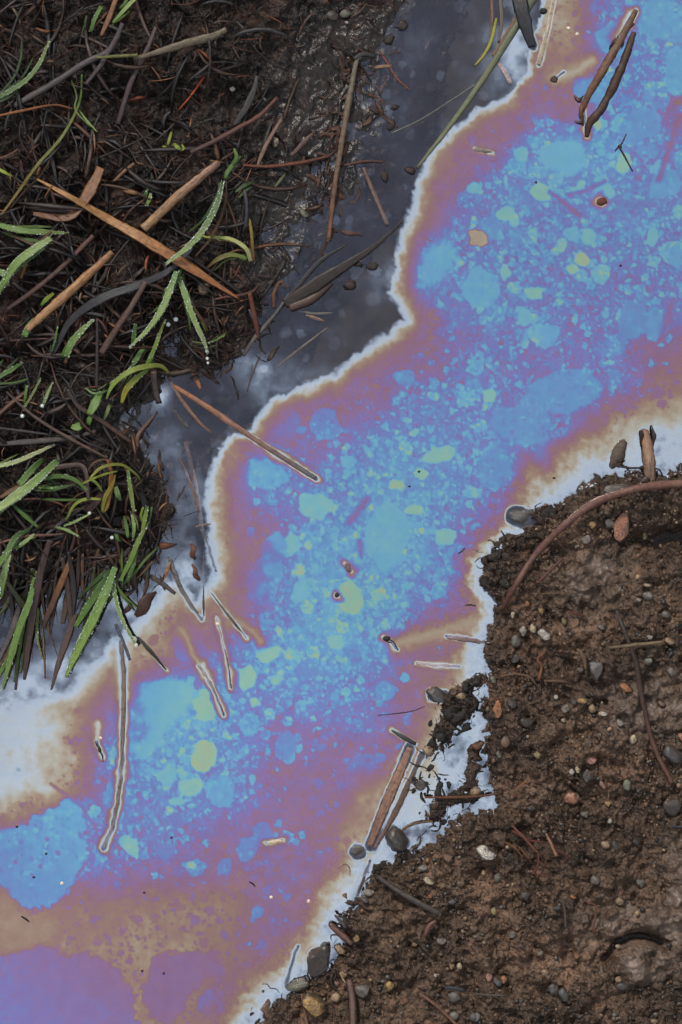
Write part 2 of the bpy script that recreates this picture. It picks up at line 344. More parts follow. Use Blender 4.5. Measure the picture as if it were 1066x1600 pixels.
def plant_mat(name, rough, spec, streak, spot, transl=0.0):
    m, t = new_mat(name); g = G(t)
    col = g.n('ShaderNodeAttribute'); col.attribute_name = 'tint'
    uv = g.n('ShaderNodeAttribute'); uv.attribute_name = 'along'
    mp = g.n('ShaderNodeMapping'); mp.inputs['Scale'].default_value = (.035, 2.6, 1); g.l(uv.outputs['Vector'], mp.inputs[0])
    st = g.noise(mp.outputs[0], 1.0, 4, .6)
    v = g.pos(); n = g.noise(v, px(6), 5, .7)
    c = g.mix(streak, col.outputs['Color'], g.mix(1.0, col.outputs['Color'], g.ramp(st, [(.28, .15), (.45, .8), (.55, 1.05), (.72, 1.9)]), 'MULTIPLY'))
    c = g.mix(g.math('MULTIPLY', g.ramp(n, [(.48, 0.0), (.6, 1.0)]), spot), c, g.mix(1.0, c, (.22, .16, .12), 'MULTIPLY'))
    nb = g.bump(st, .0006, .7); nb = g.bump(n, .0005, .5, nb)
    sh = g.pbsdf(c, rough, nb, spec)
    if transl:
        tl = g.n('ShaderNodeBsdfTranslucent'); g.l(c, tl.inputs[0]); mxs = g.n('ShaderNodeMixShader'); mxs.inputs[0].default_value = transl
        g.l(sh, mxs.inputs[1]); g.l(tl.outputs[0], mxs.inputs[2]); sh = mxs.outputs[0]
    g.out(sh); return m
m_straw = plant_mat('dead_straw', .45, .4, .85, .5)
m_grass = plant_mat('green_blade', .42, .4, .5, .25, .15)
m_root = plant_mat('wet_root', .48, .35, .5, .5)

m_stone, _t = new_mat('pebble_stone'); g = G(_t); v = g.objc()
oi = g.n('ShaderNodeObjectInfo'); ov = g.n('ShaderNodeVectorMath', operation='ADD'); g.l(v, ov.inputs[0]); 
rs = g.n('ShaderNodeVectorMath', operation='SCALE'); rs.inputs[0].default_value = (37, 11, 23); g.l(oi.outputs['Random'], rs.inputs['Scale']); g.l(rs.outputs[0], ov.inputs[1])
n1 = g.noise(ov.outputs[0], 1.6, 5, .65); n2 = g.noise(ov.outputs[0], 7, 4, .6)
c = g.mix(1.0, oi.outputs['Color'], g.ramp(n1, [(.3, .45), (.5, .95), (.7, 1.3)]), 'MULTIPLY')
c = g.mix(g.ramp(n2, [(.44, 0.0), (.6, .85)]), c, (.045, .032, .024))
sz = g.n('ShaderNodeSeparateXYZ'); g.l(v, sz.inputs[0]); mud = g.math('ADD', sz.outputs[2], g.math('MULTIPLY', g.math('SUBTRACT', n1, .5), 2.6))
c = g.mix(g.ramp(g.math('MULTIPLY', g.math('ADD', mud, 1.0), .5), [(.56, .95), (.86, 0.0)]), c, (.034, .024, .018))
nb = g.bump(n1, .0008, .6); nb = g.bump(n2, .0004, .6, nb)
g.out(g.pbsdf(c, g.ramp(n2, [(.3, .3), (.7, .6)]), nb, .45))

m_grit, _t = new_mat('grit_grains'); g = G(_t)
col = g.n('ShaderNodeAttribute'); col.attribute_name = 'tint'; v = g.pos()
c = g.mix(1.0, col.outputs['Color'], g.ramp(g.noise(v, px(4), 3), [(.3, .5), (.7, 1.35)]), 'MULTIPLY')
g.out(g.pbsdf(c, .45, g.bump(g.noise(v, px(3), 2), .0004, .6), .5))

m_dew, _t = new_mat('dew_water'); g = G(_t)
gl = g.pbsdf((.62, .70, .66), .08, None, .9); tr = g.n('ShaderNodeBsdfTransparent'); ms = g.n('ShaderNodeMixShader'); ms.inputs[0].default_value = .52
g.l(tr.outputs[0], ms.inputs[1]); g.l(gl, ms.inputs[2]); g.out(ms.outputs[0])

# ------------------------------------------------------------------ things that lie in the water and thin the film around them: (points, half width)
RIMS = []

# ------------------------------------------------------------------ mesh builders
def spline(pts, step=3.5, nmax=60):
    """Catmull-Rom through pts of any dimension, evenly sampled"""
    p = np.asarray(pts, float)
    if len(p) == 2: q = np.linspace(p[0], p[1], 12)
    else:
        e = np.vstack([2 * p[0] - p[1], p, 2 * p[-1] - p[-2]]); q = []
        for i in range(1, len(e) - 2):
            t = np.linspace(0, 1, 14, endpoint=False)[:, None]
            a, b, c_, d = e[i - 1], e[i], e[i + 1], e[i + 2]
            q.append(.5 * (2 * b + (c_ - a) * t + (2 * a - 5 * b + 4 * c_ - d) * t ** 2 + (3 * b - a - 3 * c_ + d) * t ** 3))
        q = np.vstack(q + [p[-1:]])
    ln = np.r_[0, np.cumsum(np.linalg.norm(np.diff(q[:, :2], axis=0), axis=1))]
    n = int(np.clip(ln[-1] / step, 5, nmax)); t = np.linspace(0, ln[-1], n)
    return np.stack([np.interp(t, ln, q[:, k]) for k in range(q.shape[1])], 1), t

def blade_geo(pts3, widths, flat=.25, fold=0.0, twist=0.0, ring=8, wob=0.0, seed=0, c1=(.1, .1, .1), c2=None):
    """tube of elliptical section along pts3 (px,py,zpx); returns verts (px space), faces, along, tint"""
    r = np.random.default_rng(seed)
    q, t = spline(pts3); n = len(q); u = t / t[-1]
    W = np.interp(u, np.linspace(0, 1, len(widths)), widths)
    tan = np.gradient(q, axis=0); tan /= np.linalg.norm(tan, axis=1)[:, None] + 1e-9
    side = np.cross(tan, [0, 0, 1.0]); side /= np.linalg.norm(side, axis=1)[:, None] + 1e-9
    up = np.cross(side, tan)
    tw = twist * (u - .5) + (r.random() - .5) * .6 * (1 if flat < .6 else 0)
    ct, st = np.cos(tw)[:, None], np.sin(tw)[:, None]
    side, up = side * ct + up * st, up * ct - side * st
    a = np.arange(ring) / ring * 2 * np.pi
    V = []; A = []
    nz = r.normal(0, 1, (n, ring)); nz = (nz + np.roll(nz, 1, 0) + np.roll(nz, -1, 0)) / 3
    wl = np.convolve(r.normal(0, 1, n + 6), np.ones(4) / 4, 'same')[3:-3]
    for k in range(n):
        w2 = W[k] * .5 * (1 + wob * .9 * wl[k])
        cx, sx = np.cos(a) * (1 + wob * nz[k]), np.sin(a) * (1 + wob * nz[k])
        f = fold * np.abs(np.cos(a)) * w2
        V.append(q[k] + side[k] * (cx * w2)[:, None] + up[k] * (sx * w2 * flat + f)[:, None])
        A.append(np.stack([np.full(ring, t[k]), np.cos(a) * 2 + np.where(np.sin(a) < 0, 7, 0), np.full(ring, seed % 97)], 1))
    V = np.vstack(V); A = np.vstack(A)
    F = []
    for k in range(n - 1):
        for j in range(ring):
            j2 = (j + 1) % ring
            F.append((k * ring + j, k * ring + j2, (k + 1) * ring + j2, (k + 1) * ring + j))
    F.append(tuple(range(ring - 1, -1, -1))); F.append(tuple((n - 1) * ring + j for j in range(ring)))
    c1 = np.asarray(c1, float); c2 = c1 if c2 is None else np.asarray(c2, float)
    uu = np.repeat(u, ring)[:, None]; T = c1 * (1 - uu) + c2 * uu
    return V, F, A, T

def mesh_px(name, parts, mat, origin, smooth_=True):
    """join geometry pieces given in photo pixels (x,y on the picture, z height) into one mesh object whose origin is at `origin` (px)"""
    ox = np.array(P(origin[0], origin[1], origin[2] * S))
    vs, fs, als, ts = [], [], [], []; b = 0
    for V, F, A, T in parts:
        z = V[:, 2] * S; f = (CAMH - z) / CAMH
        vs.append(np.stack([(V[:, 0] - 533) * S * f, (800 - V[:, 1]) * S * f, z], 1) - ox)
        fs += [tuple(b + i for i in fc) for fc in F]; als.append(A); ts.append(T); b += len(V)
    me = bpy.data.meshes.new(name)
    me.from_pydata(np.vstack(vs).tolist(), [], fs)
    a = me.attributes.new('along', 'FLOAT_VECTOR', 'POINT'); a.data.foreach_set('vector', np.vstack(als).astype(np.float32).ravel())
    T = np.vstack(ts); a = me.attributes.new('tint', 'FLOAT_COLOR', 'POINT')
    a.data.foreach_set('color', np.hstack([T, np.ones((len(T), 1))]).astype(np.float32).ravel())
    if smooth_: me.polygons.foreach_set('use_smooth', np.ones(len(me.polygons), bool))
    me.materials.append(mat); me.update()
    # the picture's y runs down, so flip the faces outward
    me.flip_normals()
    o = bpy.data.objects.new(name, me); COL.objects.link(o); o.location = ox
    return o

def tag(o, label, cat, group=None, kind=None):
    o['label'] = label; o['category'] = cat
    if group: o['group'] = group
    if kind: o['kind'] = kind
    return o
def child(o, parent):
    o.parent = parent; o.location = o.location - parent.location; return o
def empty(name, px_, py_, z):
    e = bpy.data.objects.new(name, None); COL.objects.link(e); e.location = P(px_, py_, z * S); e.empty_display_size = .005; return e

_seed = [100]
def lay(pts, lift=3.0, arch=0.0, water=False, rigid=True, w=6):
    """give picture points a height: on the ground below them (or on the water) plus lift"""
    p = np.asarray([q[:2] for q in pts], float)
    if water: z = np.full(len(p), 1.0 + lift)
    else:
        q, t = spline(p); zz = top(q[:, 0], q[:, 1])
        if rigid and len(p) <= 5:
            k = np.polyfit(t, zz, 1); fit = np.polyval(k, t); up = np.quantile(zz - fit, .8)
            tt = np.r_[0, np.cumsum(np.linalg.norm(np.diff(p, axis=0), axis=1))]
            z = np.polyval(k, tt) + max(up, 0)
        else: z = top(p[:, 0], p[:, 1])
        z = z + lift
    u = np.linspace(0, 1, len(p))
    return np.column_stack([p, z + arch * np.sin(np.pi * u) + np.array([q[2] if len(q) > 2 else 0 for q in pts])])

def stalk(name, label, cat, pts, widths, c1, c2=None, mat=None, flat=.45, lift=2.0, arch=0, water=False, fold=0, wob=.07, group=None, rim=None, ring=8, twist=.3, parent=None):
    _seed[0] += 1
    p3 = lay(pts, lift, arch, water)
    if water and rim is None and lift < 0: p3[:, 2] += np.random.default_rng(_seed[0] + 77).uniform(-1.3, .5, len(p3))
    geo = blade_geo(p3, widths, flat, fold, twist, ring, wob, _seed[0], c1, c2)
    o = mesh_px(name, [geo], mat or m_straw, p3[0])
    if parent is not None: child(o, parent)
    else: tag(o, label, cat, group)
    if rim is not None: RIMS.append(([q[:2] for q in pts], rim))
    return o

def ico(sub):
    import bmesh
    bm = bmesh.new(); bmesh.ops.create_icosphere(bm, subdivisions=sub, radius=1)
    V = np.array([v.co[:] for v in bm.verts]); F = [tuple(v.index for v in f.verts) for f in bm.faces]; bm.free(); return V, F
IC1, IC3, IC4 = ico(1), ico(2), ico(4)

def dew(parent, p3, widths, dens, seed):
    """beads of water along a blade"""
    r = np.random.default_rng(seed); q, t = spline(p3); W = np.interp(t / t[-1], np.linspace(0, 1, len(widths)), widths)
    tan = np.gradient(q, axis=0); tan /= np.linalg.norm(tan, axis=1)[:, None]; side = np.cross(tan, [0, 0, 1.0])
    n = int(t[-1] * dens * .85); parts = []
    for _ in range(n):
        k = min(int(r.random() ** .9 * len(q)), len(q) - 1); e = r.choice([-1, 1]) * (.5 - .12 * r.random() ** 2) if r.random() < .78 else r.uniform(-.45, .45)
        rad = r.choice([.4, .6, .85, 1.25], p=[.35, .38, .21, .06])
        c = q[k] + side[k] * W[k] * e + tan[k] * r.uniform(-2, 2) + [0, 0, W[k] * .16 + rad * .4]
        parts.append((IC1[0] * rad + c, IC1[1], np.zeros((len(IC1[0]), 3)), np.ones((len(IC1[0]), 3))))
    o = mesh_px('dew', parts, m_dew, p3[0]); o.parent = parent; o.location = (0, 0, 0); o['kind'] = 'stuff'
    return o

def tuft(label, base, blades, group='grass tufts on the peat bank', cat='grass tuft'):
    """blades: (points, widths, colour at foot, colour at tip, dew density, lift, arch)"""
    e = empty('grass_tuft', base[0], base[1], float(top(base[0], base[1])[0])); tag(e, label, cat, group)
    for b in blades:
        pts, wd, c1, c2, dw, lift, arch = b
        _seed[0] += 1
        lift *= .8; wd = [k * .82 for k in wd]; c1 = np.array(c1) * [.82, .8, .66]; c2 = np.array(c2) * [.84, .8, .64]
        p3 = lay(pts, lift, arch); rc = np.random.default_rng(_seed[0] + 5000)
        geo = blade_geo(p3, wd, .16, .3, .7, 8, .06, _seed[0], c1, c2)
        o = mesh_px('blade', [geo], m_grass, p3[0]); child(o, e)
        ln_ = np.linalg.norm(np.diff(p3[:, :2], axis=0), axis=1).sum()
        for _ in range(0 if ln_ < 34 else int(rc.choice([0, 1, 2, 3], p=[.15, .3, .33, .22]))):     # thinner, dimmer blades of the same tuft
            a_ = rc.normal(0, .22); sc_ = rc.uniform(.5, .95); R_ = np.array([[math.cos(a_), -math.sin(a_)], [math.sin(a_), math.cos(a_)]]) * sc_
            q2 = (p3[:, :2] - p3[0, :2]) @ R_.T + p3[0, :2] + rc.normal(0, 5, 2)
            p4 = lay(list(map(tuple, q2)), max(lift * .4, 2), arch * .5); k_ = rc.uniform(.4, .8); dead = rc.random() < .35
            cc = np.array(C(96, 70, 44)) * k_ if dead else c1 * k_
            child(mesh_px('blade', [blade_geo(p4, [v_ * rc.uniform(.4, .7) for v_ in wd], .2, .3, .7, 6, .08, int(rc.integers(1e6)), cc, cc * [1.2, 1.1, .9])], m_grass, p4[0]), e)
        if dw: dew(o, p3, wd, dw, _seed[0])
    return e

# ------------------------------------------------------------------ what lies in the water (picture points), half width of the bare water round it
AFLOAT = {
 'long_twig': ([(270, 602), (330, 640), (385, 678), (440, 714), (494, 748)], 4.5),
 'long_reed': ([(190, 1003), (194, 1060), (193, 1130), (190, 1200), (185, 1250), (176, 1292), (161, 1326)], 5),
 'short_reed': ([(330, 925), (352, 955), (370, 978), (386, 997)], 2.5),
 'thin_reed': ([(338, 965), (350, 1010), (357, 1045), (361, 1076)], 2),
 'mid_reed': ([(312, 1040), (330, 1070), (350, 1117)], 3.5),
 'grey_blade': ([(264, 872), (278, 912), (297, 945), (316, 968)], 4),
 'thin_stem': ([(318, 868), (318, 915), (318, 965)], 2),
 'flat_reed': ([(641, 1168), (620, 1218), (597, 1272), (578, 1322)], 10),
 'flat_reed_dark': ([(660, 1178), (640, 1222), (618, 1268), (585, 1325)], 6),
 'flat_reed_tail': ([(578, 1345), (566, 1378), (551, 1418)], 4),
 'mauve_straw': ([(699, 994), (728, 998), (757, 1003)], 4),
 'pale_straw': ([(651, 1036), (684, 1040), (718, 1041)], 3.5),
 'sunk_straw': ([(466, 1478), (455, 1508), (447, 1540)], 4),
 'stub_reed': ([(741, 232), (756, 236), (770, 239)], 2.5),
 'dark_leaf': ([(806, -30), (818, 25), (832, 72)], 9),
 'cream_reed': ([(872, -30), (858, 42), (842, 102)], 3.5),
 'dark_sliver': ([(612, 1141), (630, 1152), (650, 1163)], 3),
 'insect': ([(601, 996), (609, 1002), (622, 1015)], 3),
 'husk_left': ([(151, 1158), (155, 1168), (161, 1184)], 3),
 'husk_mid': ([(416, 1317), (428, 1315), (441, 1312)], 2.5),
 'ring_bit': ([(539, 880), (544, 886), (548, 893)], 2),
 'arch_foot_top': ([(984, 40), (993, 18)], 4),
 'arch_foot_low': ([(911, 165), (914, 190), (918, 213)], 3),
 'bead': ([(938, 314), (942, 316)], 6),
 'crumb_top': ([(866, 125), (882, 112)], 3),
 'crumb_centre': ([(526, 930), (529, 932)], 3),
 'sunk_reed_a': ([(290, 690), (306, 760), (316, 826)], 5),
 'sunk_reed_b': ([(316, 826), (327, 860), (338, 892)], 3.5),
 'stake': ([(1006, 676), (1012, 720)], 9),
 'sunk_rock': ([(806, 806), (828, 812)], 18),
 'stone_dark': ([(619, 1312), (625, 1318)], 17), 'stone_round': ([(558, 1330), (560, 1332)], 13), 'stone_low': ([(496, 1495), (496, 1510)], 16),
 'stone_slate': ([(676, 1086), (694, 1088)], 11), 'leaf_bit_a': ([(300, 852), (302, 872)], 3), 'leaf_bit_b': ([(303, 885), (310, 906)], 3), 'curl': ([(215, 995), (236, 1018), (260, 1047)], 1.5),
}
# ------------------------------------------------------------------ film thickness over the water
BX = 33 + 66.6 * np.arange(16); BY = 33 + 66.6 * np.arange(24)
BASE = """
. . . . . . . . . . . . 2.2 3.0 6.8 7.8
. . . . . . . . . . . . 3.2 4.2 6.8 7.2
. . . . . . . . . . . 3.6 4.4 4.8 7.0 5.0
. . . . . . . . . . 3.6 4.6 6.8 7.8 7.6 6.2
. . . . . . . . . . 4.6 6.6 7.4 7.2 7.2 6.8
. . . . . . . . . 3.0 5.8 7.0 7.0 7.0 7.2 6.9
. . . . . . . . . 5.0 7.4 6.8 6.8 7.0 6.6 6.6
. . . . . . . . . 3.4 5.8 6.4 6.6 6.0 6.2 5.6
. . . . . . . . 4.0 4.8 5.2 6.2 5.8 5.8 6.2 4.2
. . . . . . 4.0 4.6 4.9 6.2 6.8 6.6 5.8 5.8 4.4 2.6
. . . . . 3.6 5.6 5.0 6.8 7.6 7.2 6.8 6.6 4.8 1.6 1
. . . . 2.0 4.6 6.6 6.6 7.6 7.9 7.2 6.4 3.4 1.2 1 1
. . . . 2.0 3.9 5.0 7.8 8.0 8.2 7.0 4.6 1.5 1 1 1
. . . . 2.0 3.7 6.4 8.2 7.8 8.0 6.6 3.8 1.5 1 1 1
. . . 2.0 3.6 3.9 6.6 8.2 8.0 6.4 4.6 2.2 1 1 1 1
. . 2.4 3.4 5.4 5.6 7.6 7.8 7.0 4.7 3.8 1.5 1 1 1 1
1.0 2.4 4.4 7.6 8.0 7.2 6.6 6.5 6.2 5.0 2.4 1 1 1 1 1
1.4 2.6 5.4 7.8 7.8 6.8 5.2 5.0 5.3 4.2 1.2 1 1 1 1 1
1.4 2.8 5.8 7.2 7.2 6.2 5.0 4.8 4.6 2.0 1 1 1 1 1 1
4.0 6.0 6.2 6.6 5.8 5.2 4.6 4.6 2.8 1 1 1 1 1 1 1
4.0 4.4 5.6 5.2 4.6 4.5 5.0 4.4 1.5 1 1 1 1 1 1 1
3.3 3.4 3.3 3.2 3.0 3.3 4.8 2.4 1 1 1 1 1 1 1 1
3.6 3.5 3.2 2.9 3.1 3.9 3.8 1 1 1 1 1 1 1 1 1
5.0 5.2 3.4 3.1 3.4 4.0 1.8 1 1 1 1 1 1 1 1 1"""
B = np.array([[np.nan if k == '.' else float(k) / 10 for k in r.split()] for r in BASE.strip().split('\n')])
for r in B:                                    # carry the first known value out to the edge
    k = np.flatnonzero(~np.isnan(r)); r[:k[0]] = r[k[0]]
def crom(knots, x):
    """Catmull-Rom weights of x on evenly spaced knots"""
    n = len(knots); t = np.clip((x - knots[0]) / (knots[1] - knots[0]), 0, n - 1.001); i = t.astype(int); f = t - i
    M = np.zeros((len(x), n)); r_ = np.arange(len(x))
    for k, wt in ((-1, -.5 * f + f ** 2 - .5 * f ** 3), (0, 1 - 2.5 * f ** 2 + 1.5 * f ** 3), (1, .5 * f + 2 * f ** 2 - 1.5 * f ** 3), (2, -.5 * f ** 2 + .5 * f ** 3)):
        np.add.at(M, (r_, np.clip(i + k, 0, n - 1)), wt)
    return M
BU = crom(BY, AY) @ B @ crom(BX, AX).T
wx = GX + 17 * fbm(GX, GY, 70, 3, 101) + 5 * fbm(GX, GY, 14, 2, 103); wy = GY + 17 * fbm(GX, GY, 70, 3, 105) + 5 * fbm(GX, GY, 14, 2, 107)
T = gat(BU, wy.clip(-40, 1640) * 0 + wx, wy).reshape(GX.shape) if False else BU[np.clip(np.searchsorted(AY, wy), 0, len(AY) - 1), np.clip(np.searchsorted(AX, wx), 0, len(AX) - 1)]
T = T + .055 * fbm(GX, GY, 46, 3, 111) + .03 * fbm(GX, GY, 12, 3, 113)
calm = np.clip(blob(GX, GY, 620, 800, 110, 150, .2) + blob(GX, GY, 520, 980, 90, 120) + blob(GX, GY, 270, 1110, 90, 90) + .7 * blob(GX, GY, 860, 230, 120, 60, .3), 0, 1)
T = np.where(T > .59, .59 + (T - .59) * (.5 + .3 * calm), T)
# the film is torn into flakes of unequal thickness
dens = smooth(.50, .66, T) * (.55 + .45 * np.clip(fbm(GX, GY, 90, 2, 115) + .5, 0, 1)) + .16 * smooth(.38, .48, T)
fwx = GX + 2.6 * fbm(GX, GY, 9, 2, 121) + 3 * fbm(GX, GY, 26, 2, 123); fwy = GY + 2.6 * fbm(GX, GY, 9, 2, 125) + 3 * fbm(GX, GY, 26, 2, 127)
for size, seed, prob, lo, hi in ((58, 139, .14, .05, .20), (34, 137, .26, .04, .22), (21, 135, .42, .03, .25), (13, 133, .6, -.02, .22), (8, 131, .7, -.03, .20), (5, 143, .6, .0, .17)):
    d, r1, r2, r3 = cells(fwx, fwy, size, seed)
    on = (r1 < prob * dens) & (d < .2 + .34 * r2)
    T = np.where(on, np.clip(T * (.5 if size > 12 else .8) + (.32 if size > 12 else .13) + lo + (hi - lo) * r3 ** 1.6, 0, .98), T)
# small holes and thin spots in the tan places
for size, seed, pr in ((26, 141, .34), (14, 145, .4), (8, 147, .4)):
    d, r1, r2, r3 = cells(fwx, fwy, size, seed)
    T = np.where((r1 < pr) & (d < .1 + .26 * r2) & (T > .25) & (T < .43), T + .05 + .13 * r3, T)
for size, seed, pr in ((15, 149, .35), (8, 157, .45)):        # thin reddish gaps in the violet film
    d, r1, r2, r3 = cells(fwx, fwy, size, seed)
    T = np.where((r1 < pr) & (d < .1 + .28 * r2) & (T > .43) & (T < .66), T - .03 - .09 * r3, T)

def poly_patch(pts, val, soft=2.0, grad=None, rough=3.0):
    """one flake or sheet of film with the outline pts"""
    pts = np.asarray(pts, float); x0, y0 = pts.min(0) - 20; x1, y1 = pts.max(0) + 20
    ia, ib = np.searchsorted(AY, (y0, y1)); ja, jb = np.searchsorted(AX, (x0, x1)); sl = (slice(ia, ib), slice(ja, jb))
    x, y = GX[sl], GY[sl]; xx = x + rough * fbm(x, y, 16, 3, 151); yy = y + rough * fbm(x, y, 16, 3, 153)
    q = np.vstack([spline(np.vstack([pts, pts[:1]]), 3, 120)[0]]); s_ = np.where(inside(xx, yy, q), 1, -1) * segdist(xx, yy, q)
    m = smooth(-soft, soft, s_); v_ = val + (0 if grad is None else grad[0] * (x - pts[:, 0].mean()) + grad[1] * (y - pts[:, 1].mean()))
    v_ = v_ + .02 * fbm(x, y, 22, 2, 155)
    T[sl] = T[sl] * (1 - m) + v_ * m
def ell(cx, cy, rx, ry, rot=0, n=9, seed=None):
    r = np.random.default_rng(int(cx * 7 + cy) if seed is None else seed); a = np.arange(n) / n * 2 * np.pi + r.random() * .4
    k = 1 + r.uniform(-.16, .16, n); c, s_ = math.cos(rot), math.sin(rot)
    return [(cx + rx * k[i] * math.cos(a[i]) * c - ry * k[i] * math.sin(a[i]) * s_, cy + rx * k[i] * math.cos(a[i]) * s_ + ry * k[i] * math.sin(a[i]) * c) for i in range(n)]
poly_patch([(-30, 1305), (30, 1288), (70, 1268), (112, 1246), (130, 1262), (126, 1300), (136, 1345), (118, 1378), (92, 1408), (60, 1420), (28, 1412), (8, 1386), (-30, 1370)], .735, 3.5, (.00045, -.0004), 8)
d, r1, r2, r3 = cells(fwx, fwy, 20, 159)
T = np.where((r1 < .3) & (d < .08 + .12 * r2) & inside(GX, GY, [(0, 1290), (120, 1250), (130, 1370), (60, 1410), (0, 1380)]), T - .16, T)
poly_patch([(212, 1072), (255, 1062), (300, 1068), (298, 1100), (262, 1140), (232, 1180), (208, 1178), (200, 1130)], .83, 5, (.0012, .0004), 4)
for a in ((325, 1100, 20, 26, .1, .93), (318, 1182, 21, 26, .3, .965), (298, 1230, 20, 13, -.3, .91), (261, 1212, 13, 13, 0, .86), (345, 1237, 25, 26, .2, .765), (275, 1252, 11, 6, 0, .88),
          (206, 1324, 11, 17, -.5, .90), (445, 1166, 17, 25, .1, .69), (385, 1327, 17, 21, .3, .68), (353, 1355, 12, 14, 0, .66), (411, 1300, 17, 14, 0, .64), (260, 1330, 13, 13, 0, .65),
          (377, 1533, 13, 13, 0, .72), (402, 1425, 9, 10, 0, .69), (880, 610, 64, 33, -.1, .725), (815, 664, 46, 34, .2, .72), (776, 733, 32, 30, .1, .72), (912, 668, 22, 16, .2, .68), (752, 450, 27, 32, 0, .80),
          (747, 372, 16, 15, .4, .245), (606, 838, 34, 52, .2, .83), (548, 934, 21, 26, .2, .955), (412, 738, 37, 24, .2, .79), (620, 757, 13, 9, .2, .95), (688, 711, 26, 12, -.3, .91),
          (648, 797, 14, 9, .1, .94), (695, 838, 17, 14, .1, .90), (716, 866, 17, 17, .1, .74), (545, 722, 13, 10, .1, .82), (420, 1022, 19, 12, -.4, .93), (386, 1060, 15, 18, .2, .93), (432, 1063, 8, 9, 0, .90),
          (398, 1097, 8, 8, 0, .94), (526, 1003, 15, 12, .3, .90), (603, 1080, 16, 14, .1, .74), (522, 1088, 8, 7, 0, .76), (1040, 288, 28, 22, -.6, .755), (1040, 30, 48, 34, .2, .77), (1058, 110, 20, 40, 0, .77),
          (1000, 195, 36, 24, -.4, .73), (790, 335, 16, 12, -.2, .90), (845, 300, 18, 14, .2, .92), (741, 295, 12, 10, 0, .86), (815, 240, 13, 11, 0, .86), (910, 405, 14, 10, .2, .97), (893, 420, 11, 9, .2, .94),
          (835, 458, 15, 10, .2, .91), (920, 370, 11, 14, 0, .88), (1020, 372, 9, 17, .2, .87), (895, 365, 14, 12, .1, .82), (790, 425, 9, 11, 0, .9), (857, 523, 18, 17, 0, .77), (820, 495, 10, 14, -.3, .85),
          (975, 255, 14, 19, .1, .93), (880, 245, 34, 26, .3, .82), (945, 300, 16, 14, 0, .86), (765, 617, 10, 12, .1, .92), (1022, 505, 16, 26, 0, .73), (990, 500, 22, 30, .1, .71), (1058, 400, 14, 20, 0, .77),
          (632, 590, 16, 12, .2, .72), (455, 850, 14, 20, .2, .88), (430, 860, 20, 30, .2, .75), (470, 925, 14, 18, .1, .84), (415, 905, 26, 40, .2, .75), (490, 790, 26, 20, .2, .88), (930, 140, 36, 22, .2, .74), (960, 60, 30, 24, 0, .76),
          (470, 672, 9, 7, 0, .69), (440, 655, 30, 22, .3, .585), (1010, 235, 20, 14, .2, .72), (300, 1020, 26, 20, .2, .60), (275, 1005, 9, 9, 0, .68), (240, 1000, 9, 8, 0, .66)):
    poly_patch(ell(*a[:5]), a[5], 1.3 if a[2] < 30 else 2.2, None, 3.2)
poly_patch([(-40, 1502), (20, 1490), (65, 1478), (100, 1490), (140, 1490), (175, 1506), (204, 1545), (210, 1580), (214, 1660), (-40, 1660)], .52, 4, (-.0004, .0005), 9)
poly_patch([(222, 1560), (232, 1510), (252, 1490), (290, 1487), (318, 1488), (345, 1508), (347, 1525), (318, 1534), (300, 1552), (282, 1588), (262, 1600), (236, 1590)], .475, 3, None, 9)
poly_patch([(310, 1556), (330, 1545), (352, 1555), (354, 1578), (330, 1585), (312, 1580)], .55, 3)
poly_patch([(642, 425), (672, 385), (704, 380), (712, 405), (690, 440), (655, 452)], .80, 10, (.0006, -.0004), 6)
poly_patch([(0, 1400), (40, 1430), (90, 1440), (70, 1470), (0, 1480)], .30, 10)
# soft-edged tan to purple streaks across the film
for pts, val, hw in (([(1062, 180), (1048, 225), (1030, 280)], .40, 5), ([(860, 300), (885, 320), (905, 336)], .42, 4), ([(945, 283), (915, 298), (890, 304)], .47, 4), ([(575, 780), (555, 805), (545, 818)], .45, 6),
                     ([(562, 845), (565, 870)], .47, 4), ([(1050, 470), (1035, 530)], .47, 6), ([(120, 1370), (135, 1348)], .36, 2), ([(80, 1225), (130, 1262), (152, 1300)], .50, 2.5), ([(235, 1015), (255, 1060)], .5, 1.5)):
    d = segdist(GX, GY, pts); m = np.exp(-(d / hw) ** 2) * .8; T = T * (1 - m) + val * m

# ---- thin edges along both shores
dF = sdf(GX + jx * .9 + 3 * fbm(GX, GY, 9, 2, 161), GY + jy * .9 + 3 * fbm(GX, GY, 9, 2, 163), FILM_EDGE, F_CLOSE)
wl = 1.0 + .45 * fbm(GX, GY, 80, 3, 165)
wl = wl * np.interp(GY, [0, 120, 200, 300, 420, 500, 600, 700, 790, 880, 960, 1100, 1250], [.55, .65, .9, 1.1, .75, 1.1, .95, .75, 1.25, 1.6, 1.5, 1.9, 1.6])
thin = .021 + .010 * fbm(GX, GY, 90, 2, 170) + .018 * np.clip(fbm(GX, GY, 50, 4, 171) - .05, 0, 1)
dpat, rr1, rr2, rr3 = cells(fwx, fwy, 22, 173)
thin = thin + np.where((rr1 < .22) & (dpat < .2 + .3 * rr2), .006 + .010 * rr3, 0)
for cx, cy, rx, ry, amp in ((400, 575, 26, 24, .06), (425, 620, 30, 26, .05), (300, 770, 26, 50, .045), (255, 700, 40, 26, .028), (285, 905, 34, 50, .09), (225, 960, 50, 50, .085), (120, 1040, 60, 40, .07), (40, 1090, 60, 40, .09),
                            (790, 105, 44, 46, .052), (815, 40, 22, 60, .075), (780, 60, 30, 20, .03), (640, 90, 30, 60, .01), (610, 440, 30, 30, .03), (450, 585, 60, 26, .02), (140, 640, 12, 14, .08), (255, 620, 16, 18, .07), (200, 640, 30, 14, .02), (90, 940, 90, 40, .03)):
    thin = thin + amp * blob(GX, GY, cx, cy, rx, ry) * np.clip(.75 + .8 * fbm(GX, GY, 34, 4, 175), .15, 1.5)
